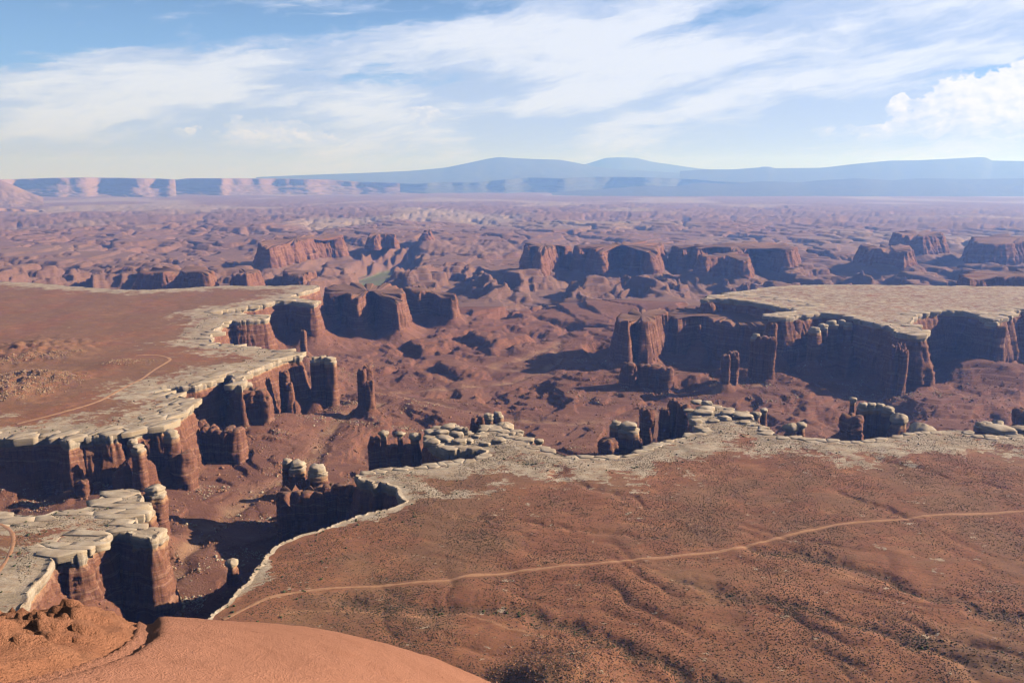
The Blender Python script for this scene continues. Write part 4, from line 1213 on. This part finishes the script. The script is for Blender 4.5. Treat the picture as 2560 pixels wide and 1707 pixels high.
# ------------------------------------------------------------------ far mesas and mountains on the skyline
def skyline(name, label, top, dist, zbot, depth, mat, rough, seed, cliff=0.0, step=6):
    """ridge whose crest follows the given profile at its own distance, with a real front slope and back"""
    px = np.arange(top[0][0], top[-1][0] + 1, step)
    py = np.interp(px, [t_[0] for t_ in top], [t_[1] for t_ in top])
    d = np.array([rayd(a, b) for a, b in zip(px, py)])
    wob = 1 + (0.05 if cliff else 0.012) * fbm(px / 160.0, px * 0 + seed, oct=3, seed=seed)
    s = dist * wob / d[:, 1]
    cx_, cy_, cz = d[:, 0] * s, d[:, 1] * s, CAMZ + d[:, 2] * s
    rows = []
    prof = [(1.0, 0.0), (0.86, 0.12), (0.7, 0.25), (0.52, 0.42), (0.36, 0.6), (0.2, 0.8), (0.06, 1.0), (-0.05, 1.15)]
    if cliff: prof = [(1.0, 0.0), (0.97, 0.03), (1 - cliff * 0.5, 0.05), (1 - cliff, 0.08), (0.45 * (1 - cliff) + 0.1, 0.32), (0.3 * (1 - cliff), 0.55), (0.08, 0.85), (-0.1, 1.1)]
    back = [(0.0, -1.2), (0.5, -0.7), (0.92, -0.3)]
    pp = back + prof
    fys = np.array([q[1] for q in pp]); fzs = np.array([q[0] for q in pp])
    tt = np.unique(np.concatenate([[-1.2, -0.7, -0.3], np.linspace(0, 0.1, 12) if cliff else np.linspace(0, 0.1, 4), np.linspace(0.1, fys[-1], 26)]))
    for fy in tt:
        fz = np.interp(fy, fys, fzs)
        n1 = fbm(px / 34.0, np.full(len(px), fy * 9 + seed), oct=5, seed=seed + 3, gain=0.55)
        n2 = fbm(px / 90.0, np.full(len(px), fy * 2 + seed * 3.0), oct=3, seed=seed + 5)
        k = min(1.0, max(0.0, fy) * 4)
        z = zbot + (cz - zbot) * fz + n1 * rough * (cz - zbot) * (0.55 * k if fy > 0.0 else 0.0)
        off = fy * depth + (n2 * (0.06 if cliff else 0.006) + n1 * (0.03 if cliff else 0.008)) * depth * min(1.0, max(0, fy) * 30)
        sc = 1 - off / np.maximum(cy_, 1)
        rows.append(np.column_stack([cx_ * sc, cy_ * sc, z]))
    V = np.stack(rows); c = np.array([cx_.mean(), cy_.mean(), zbot])
    me = new_mesh(name, V.reshape(-1, 3) - c, grid_faces(len(rows), len(px)), mat, {'white': np.zeros(V.shape[0] * V.shape[1]), 'pale': np.zeros(V.shape[0] * V.shape[1]), 'veg': np.zeros(V.shape[0] * V.shape[1]), 'tan': np.full(V.shape[0] * V.shape[1], 0.4)}, True)
    return obj(name, me, loc=c, kind='structure', label=label)

skyline('mountain', 'distant blue double humped mountain on the skyline', [(640, 443), (760, 438), (900, 433), (1020, 428), (1110, 420), (1170, 408), (1215, 398), (1247, 393), (1290, 396), (1340, 398), (1400, 400), (1440, 407), (1490, 418), (1560, 424), (1660, 430), (1760, 437), (1850, 442)], 40000, -150, 6500, M_FAIR, 0.05, 1)
skyline('mountain', 'paler rounded mountain behind the blue mountain', [(1420, 420), (1470, 409), (1515, 395), (1545, 394), (1590, 395), (1630, 405), (1680, 412), (1740, 421), (1800, 426), (1900, 432)], 47000, -150, 5000, M_FAIR, 0.05, 2)
skyline('mountain', 'long hazy mesa skyline at the upper right', [(1700, 428), (1760, 424), (1830, 424), (1900, 419), (1905, 417), (1925, 417), (1935, 421), (2050, 420), (2080, 417), (2120, 412), (2160, 408), (2225, 402), (2300, 401), (2360, 398), (2450, 393), (2465, 394), (2480, 402), (2560, 403), (2700, 405), (2850, 410)], 34000, -150, 6500, M_FAIR, 0.04, 3)
skyline('far_mesa', 'hazy pink mesa wall along the left skyline', [(-300, 448), (-60, 450), (40, 448), (130, 445), (220, 444), (300, 445), (400, 447), (440, 449)], 22500, -165, 1500, M_FAR, 0.12, 4, cliff=0.38, step=3)
skyline('far_mesa', 'blue shadowed mesa wall right of the pink mesa', [(400, 452), (445, 449), (470, 446), (600, 446), (720, 447), (820, 449), (900, 455), (1000, 458)], 25000, -165, 1500, M_FAR, 0.12, 5, cliff=0.40, step=3)
skyline('far_mesa', 'low hazy cliff line with pale faces below the mountain', [(900, 466), (960, 458), (1040, 460), (1100, 455), (1180, 457), (1250, 450), (1320, 444), (1400, 446), (1480, 442), (1600, 443), (1720, 448), (1800, 454), (1900, 457)], 28000, -165, 1600, M_FAIR, 0.08, 6, cliff=0.3, step=3)
skyline('far_mesa', 'broad hazy rise of broken ledges at the right', [(1380, 482), (1500, 474), (1620, 464), (1690, 466), (1750, 457), (1830, 460), (1900, 453), (2000, 456), (2050, 451), (2150, 446), (2230, 451), (2300, 446), (2450, 448), (2600, 445), (2800, 446)], 25500, -165, 3600, M_FAIR, 0.07, 7, step=3)
skyline('far_mesa', 'pink slope cut by the left edge above the far plain', [(-300, 440), (-60, 446), (0, 450), (20, 458), (45, 468), (75, 482), (110, 494)], 15000, -170, 1100, M_FAR, 0.12, 8, step=3)
skyline('far_mesa', 'small dark stepped mesa at the left edge of the far plain', [(-200, 514), (0, 520), (60, 524), (105, 526), (118, 534)], 11500, -175, 420, M_FAR, 0.12, 9, cliff=0.5, step=2)

# ------------------------------------------------------------------ scrub and rubble (uncountable)
def scatter(name, pts, sizes, mat, label, squash=0.7, jag=0.35, sub=1):
    me = bpy.data.meshes.new(name)
    me.vertices.add(len(pts)); me.vertices.foreach_set('co', np.ascontiguousarray(pts, np.float32).ravel())
    a = me.attributes.new('size', 'FLOAT', 'POINT'); a.data.foreach_set('value', np.ascontiguousarray(sizes, np.float32))
    me.materials.append(mat)
    o = obj(name, me, kind='stuff', label=label)
    ng = bpy.data.node_groups.new(name, 'GeometryNodeTree')
    ng.interface.new_socket('Geometry', in_out='INPUT', socket_type='NodeSocketGeometry')
    ng.interface.new_socket('Geometry', in_out='OUTPUT', socket_type='NodeSocketGeometry')
    N = ng.nodes; L = ng.links
    gi = N.new('NodeGroupInput'); go = N.new('NodeGroupOutput')
    ico = N.new('GeometryNodeMeshIcoSphere'); ico.inputs['Radius'].default_value = 1.0; ico.inputs['Subdivisions'].default_value = sub
    nz = N.new('ShaderNodeTexNoise'); nz.inputs['Scale'].default_value = 1.6; nz.inputs['Detail'].default_value = 2
    sub_ = N.new('ShaderNodeVectorMath'); sub_.operation = 'SUBTRACT'; sub_.inputs[1].default_value = (0.5, 0.5, 0.5)
    scl = N.new('ShaderNodeVectorMath'); scl.operation = 'SCALE'; scl.inputs['Scale'].default_value = jag * 3
    sp = N.new('GeometryNodeSetPosition')
    L.new(nz.outputs['Color'], sub_.inputs[0]); L.new(sub_.outputs[0], scl.inputs[0]); L.new(scl.outputs[0], sp.inputs['Offset'])
    L.new(ico.outputs['Mesh'], sp.inputs['Geometry'])
    sm = N.new('GeometryNodeSetMaterial'); sm.inputs['Material'].default_value = mat
    L.new(sp.outputs[0], sm.inputs['Geometry'])
    iop = N.new('GeometryNodeInstanceOnPoints')
    L.new(gi.outputs[0], iop.inputs['Points']); L.new(sm.outputs[0], iop.inputs['Instance'])
    na = N.new('GeometryNodeInputNamedAttribute'); na.data_type = 'FLOAT'; na.inputs['Name'].default_value = 'size'
    rs = N.new('FunctionNodeRandomValue'); rs.data_type = 'FLOAT_VECTOR'
    rs.inputs[0].default_value = (0.7, 0.7, squash * 0.7); rs.inputs[1].default_value = (1.3, 1.3, squash * 1.3)
    mu = N.new('ShaderNodeVectorMath'); mu.operation = 'SCALE'
    L.new(rs.outputs[0], mu.inputs[0]); L.new(na.outputs[0], mu.inputs['Scale']); L.new(mu.outputs[0], iop.inputs['Scale'])
    rr_ = N.new('FunctionNodeRandomValue'); rr_.data_type = 'FLOAT_VECTOR'
    rr_.inputs[0].default_value = (-0.3, -0.3, 0); rr_.inputs[1].default_value = (0.3, 0.3, 6.28)
    L.new(rr_.outputs[0], iop.inputs['Rotation'])
    L.new(iop.outputs[0], go.inputs[0])
    md = o.modifiers.new('scatter', 'NODES'); md.node_group = ng
    return o

def polar_pts(n, r0, r1, a0, a1, key=None, power=1.0):
    a = rng.uniform(math.radians(a0), math.radians(a1), n)
    r = r0 + (r1 - r0) * rng.uniform(0, 1, n) ** power
    x, y = r * np.sin(a), r * np.cos(a)
    i = R1.near(R1.inside, x, y); d = R1.samp(R1.D, x, y)
    return x, y, i, d

# blackbrush dotted over the red bench
x, y, i, d = polar_pts(480000, 470, 1450, -34, 38)
den = 0.55 + 0.9 * fbm(x / 70, y / 110, oct=4, seed=301)
g = gully_depth(x, y)
rd = seg_dist(x, y, pxline([(740, 1478), (1095, 1451), (1254, 1429), (1491, 1407), (1728, 1383), (1847, 1368), (1965, 1338), (2084, 1311), (2321, 1289), (2800, 1262)]))
ok = (i == 1) & (d > 14) & (rng.uniform(0, 1, len(x)) < den * 0.75 + g * 0.18) & (rd > 5)
x, y = x[ok], y[ok]
scatter('scrub', np.column_stack([x, y, zplat(x, y) + 0.1]), rng.uniform(0.18, 0.30, len(x)) * rng.uniform(0.8, 2.3, len(x)) * (1 + 0.35 * g[ok]), M_SHRUB, 'tiny dark brush dotted over the red bench')
# greener shrubs in rim joints and gullies
x, y, i, d = polar_pts(60000, 480, 2300, -38, 40, power=1.2)
n_ = fbm(x / 25, y / 25, oct=3, seed=310)
g = gully_depth(x, y)
ok = (((i > 0) & (d > 3) & (d < 70) & (n_ > 0.30)) | ((i == 1) & (g > 0.6) & (n_ > 0.35))) & (rng.uniform(0, 1, len(x)) < 0.5)
x, y = x[ok], y[ok]
scatter('green_shrubs', np.column_stack([x, y, zplat(x, y) + 0.5]), rng.uniform(0.5, 1.5, len(x)), M_GREEN, 'green shrubs rooted in rim cracks and gullies')
# rubble on talus and floor
fc = FLOOR_V[FLOOR_F].mean(1)
fd = R1.samp(R1.D, fc[:, 0], fc[:, 1]); fi = R1.near(R1.inside, fc[:, 0], fc[:, 1]); fr_ = np.hypot(fc[:, 0], fc[:, 1])
area = fr_ ** 2
cl = np.clip(fbm(fc[:, 0] / 45, fc[:, 1] / 45, oct=3, seed=320) + 0.25, 0.02, 1.5)
pr = area * cl * np.exp(-fd / 70) * (fi == 0) * (fr_ < 2300); pr /= pr.sum()
def rub(n, name, mat, label, smin, smax, p_):
    q = rng.choice(len(fc), n, p=p_)
    uv = rng.uniform(0, 1, (n, 2)); V = FLOOR_V[FLOOR_F[q]]
    pt = (V[:, 0] * ((1 - uv[:, 0]) * (1 - uv[:, 1]))[:, None] + V[:, 1] * (uv[:, 0] * (1 - uv[:, 1]))[:, None] + V[:, 2] * (uv[:, 0] * uv[:, 1])[:, None] + V[:, 3] * ((1 - uv[:, 0]) * uv[:, 1])[:, None])
    s = smin * (1 - rng.uniform(0, 0.985, n)) ** -0.42; s = np.clip(s, smin, smax)
    return scatter(name, pt, s, mat, label, 0.75, 0.42)
rub(30000, 'rubble', M_RUB_R, 'red broken rubble strewn over the talus slopes', 0.6, 3.6, pr)
pb = pr * np.clip(fbm(fc[:, 0] / 80, fc[:, 1] / 80, oct=2, seed=330) - 0.02, 0.01, 1); pb /= pb.sum()
rub(16000, 'pale_rubble', M_RUB_P, 'pale fallen rim blocks strewn over the talus slopes', 0.6, 3.4, pb)
pf = area * np.exp(-((fd - 160) / 160) ** 2) * (fi == 0) * (fr_ < 2600) * np.clip(cl - 0.1, 0, 1); pf /= pf.sum()
rub(14000, 'floor_rubble', M_RUB_R, 'red stones scattered over the canyon floor', 0.8, 3.5, pf)
# rocky hill on the left bench
x, y, i, d = polar_pts(60000, 900, 1900, -36, -20)
hm = Hplat(x, y)
ok = (i == 2) & (hm > 5.0 + rng.uniform(-2, 3, len(x)))
x, y = x[ok][:3500], y[ok][:3500]
scatter('hill_rubble', np.column_stack([x, y, zplat(x, y) + 0.2]), 0.7 * (1 - rng.uniform(0, .98, len(x))) ** -0.35, M_HILL, 'broken tan stones covering the low hill on the sandy bench', 0.7, 0.42)
# stones on the knoll at the bottom edge
x, y, i, d = polar_pts(60000, 470, 640, -2, 16)
c0 = at(1440, 1720); ok = (np.hypot(x - c0[0], y - c0[1]) < 75) & (rng.uniform(0, 1, len(x)) < 0.06)
x, y = x[ok], y[ok]
scatter('knoll_rubble', np.column_stack([x, y, zplat(x, y) + 0.1]), 0.35 * (1 - rng.uniform(0, .98, len(x))) ** -0.4, M_RUB_R, 'red stones on the knoll at the bottom edge', 0.7, 0.42)

# ------------------------------------------------------------------ slickrock underfoot
SIL = [(-900, 1560), (-400, 1545), (0, 1541), (360, 1537), (500, 1545), (650, 1557), (760, 1567), (870, 1585), (980, 1612), (1090, 1646), (1230, 1707), (1330, 1760), (1500, 1880), (1750, 2080), (2100, 2500)]
CC = 0.05
sa_, sh_ = [], []
for px, py in SIL:
    d_ = rayd(px, py); f_ = -d_[2] / math.hypot(d_[0], d_[1])
    rs_ = f_ / (2 * CC) + 2
    sa_.append(math.atan2(d_[0], d_[1])); sh_.append(CC * rs_ ** 2 - 4 * CC)
def dome_z(a, r):
    H = np.interp(a, sa_, sh_)
    return -(H + CC * (r - 2) ** 2)
na, nr = 240, 200
da = np.linspace(math.radians(-62), math.radians(38), na); dr = np.linspace(1.0, 16.0, nr)
DA, DR = np.meshgrid(da, dr)
dx, dy = DR * np.sin(DA), DR * np.cos(DA)
dz = dome_z(DA, DR) + 0.020 * fbm(dx / 1.6, dy / 1.6, oct=4, seed=400) + 0.010 * fbm(dx / 0.3, dy / 0.3, oct=3, seed=401)
rip_ = fbm(dx / 2.5, dy / 0.7, oct=3, seed=402); dz = dz - 0.03 * np.clip(rip_ - 0.25, 0, 1)
# crack line between the dome and the rough ledge
def on_dome(px, py):
    d_ = rayd(px, py); f_ = -d_[2] / math.hypot(d_[0], d_[1]); a_ = math.atan2(d_[0], d_[1])
    for r_ in np.linspace(1.2, 16, 1500):
        if -dome_z(a_, r_) / r_ < f_: return np.array([r_ * math.sin(a_), r_ * math.cos(a_)])
    return np.array([8 * math.sin(a_), 8 * math.cos(a_)])
CR = np.array([on_dome(-250, 1760), on_dome(0, 1703), on_dome(130, 1668), on_dome(260, 1628), on_dome(330, 1600), on_dome(362, 1576), on_dome(372, 1558)])
CR = np.vstack([CR, CR[-1] + (CR[-1] / np.linalg.norm(CR[-1])) * 8.0])
def side_of(X, Y):
    d_ = seg_dist(X, Y, CR)
    # beyond and left of the crack counts as ledge
    best = np.full(X.shape, 1e9); sg = np.zeros(X.shape)
    for a, b in zip(CR[:-1], CR[1:]):
        ab = b - a; t_ = np.clip(((X - a[0]) * ab[0] + (Y - a[1]) * ab[1]) / (ab @ ab + 1e-9), 0, 1)
        q = np.hypot(X - a[0] - t_ * ab[0], Y - a[1] - t_ * ab[1])
        s_ = np.sign(ab[0] * (Y - a[1]) - ab[1] * (X - a[0]))
        m = q < best; best[m] = q[m]; sg[m] = s_[m]
    return best * sg
sd_ = side_of(dx, dy)
dz = dz - 0.10 * np.exp(-(sd_ / 0.06) ** 2) - 0.5 * sstep(sd_, 0.02, 0.35)
dome = obj('rock_dome', new_mesh('rock_dome', np.stack([dx.ravel(), dy.ravel(), dz.ravel()], 1), grid_faces(nr, na)[:, ::-1], M_DOME, None, True), loc=(0, 0, CAMZ),
           label='smooth salmon slickrock dome in the near foreground', cat='rock')
na, nr = 220, 220
da = np.linspace(math.radians(-60), math.radians(-19), na); dr = np.linspace(3.0, 14.0, nr)
DA, DR = np.meshgrid(da, dr); lx, ly = DR * np.sin(DA), DR * np.cos(DA)
sd_ = side_of(lx + 0.10 * fbm(lx / 0.7, ly / 0.7, oct=3, seed=410), ly)
nb = fbm(lx / 0.9, ly / 0.6, oct=5, seed=411, gain=0.58)
raw = 0.11 * sstep(sd_, 0, 0.25) + 0.05 * sstep(sd_, 0.1, 1.3) + nb * 0.14 * sstep(sd_, 0.05, 0.5)
ter = terrace(raw, 0.055, 0.12) * 0.8 + raw * 0.2
lz = dome_z(DA, DR) - 0.13 + ter + 0.018 * fbm(lx / 0.18, ly / 0.18, oct=3, seed=412) * sstep(sd_, 0, 0.2)
keepf = (sd_.ravel()[grid_faces(nr, na)] > -0.25).all(1)
obj('rock_ledge', new_mesh('rock_ledge', np.stack([lx.ravel(), ly.ravel(), lz.ravel()], 1), grid_faces(nr, na)[keepf][:, ::-1], M_LEDGE, None, True), loc=(0, 0, CAMZ),
    label='rough orange layered ledge beside the smooth slickrock dome', cat='rock')

# ------------------------------------------------------------------ the high mesa the viewer stands on, and the ground beyond the picture's sides
mb = [(-9000, -2500), (-4000, -900), (-1500, -420), (-620, -160), (-260, -60), (-120, -14), (-40, 0.5), (0, 1.2), (40, 0.5), (130, -20), (300, -90), (700, -240), (1700, -600), (4200, -1300), (9000, -3200), (9000, -40000), (-9000, -40000)]
mb = densify(np.array(mb, float), 24.0 * 6)
mb = mb + np.where((np.hypot(mb[:, 0], mb[:, 1]) > 60)[:, None], np.stack([perlin(mb[:, 0] / 130, mb[:, 1] / 130, seed=1), perlin(mb[:, 0] / 130 + 7, mb[:, 1] / 130, seed=2)], 1) * 22, 0)
nrm = outward(mb, 2)
rws = []
for off_, z_ in ((-6, 364.2), (0, 363.8), (1.5, 340), (3, 300), (8, 262), (34, 232), (60, 205), (64, 170), (150, 90), (300, 18), (430, -4)):
    rws.append(np.column_stack([mb + nrm * off_, np.full(len(mb), z_)]))
V = np.stack(rws); nm_ = len(mb)
pl = [tuple(a) for a in grid_faces(len(rws), nm_, True).tolist()] + [tuple(range(nm_))]
obj('high_mesa', new_mesh('high_mesa', V.reshape(-1, 3), pl, M_RED, {'white': np.zeros(nm_ * len(rws))}), kind='structure', label='high red mesa beneath and behind the viewpoint')
ga = np.arange(96) / 96 * 2 * math.pi
gv = [np.array([[0, 0, -262]])] + [np.column_stack([np.cos(ga) * r_, np.sin(ga) * r_, np.full(96, -262.0)]) for r_ in (3000, 15000, 59000)]
gv = np.vstack(gv)
gf = [(0, 1 + j, 1 + (j + 1) % 96) for j in range(96)]
for k_ in range(2): gf += [(1 + k_ * 96 + j, 1 + (k_ + 1) * 96 + j, 1 + (k_ + 1) * 96 + (j + 1) % 96, 1 + k_ * 96 + (j + 1) % 96) for j in range(96)]
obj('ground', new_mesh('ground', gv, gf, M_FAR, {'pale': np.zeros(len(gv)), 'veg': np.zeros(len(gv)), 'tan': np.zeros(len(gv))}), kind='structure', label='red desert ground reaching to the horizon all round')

# ------------------------------------------------------------------ air
hz = bpy.data.materials.new('haze_air'); hz.use_nodes = True
nt = NT(hz.node_tree); nt.n.clear()
o_ = nt.node('ShaderNodeOutputMaterial'); pv = nt.node('ShaderNodeVolumePrincipled')
pv.inputs['Color'].default_value = (0.20, 0.38, 1.0, 1)
pv.inputs['Density'].default_value = 1 / 17000.0
pv.inputs['Absorption Color'].default_value = (1, 1, 1, 1)
pv.inputs['Anisotropy'].default_value = 0.25
nt.l.new(pv.outputs[0], o_.inputs['Volume'])
x0, x1, y0, y1, z0, z1 = -62000, 62000, -3000, 62000, -420, 1700
bv = np.array([(x, y, z) for z in (z0, z1) for y in (y0, y1) for x in (x0, x1)], float)
bf = np.array([(0, 2, 3, 1), (4, 5, 7, 6), (0, 1, 5, 4), (2, 6, 7, 3), (0, 4, 6, 2), (1, 3, 7, 5)])
obj('haze', new_mesh('haze', bv, bf, hz), kind='stuff', label='pale blue haze filling the distant air')
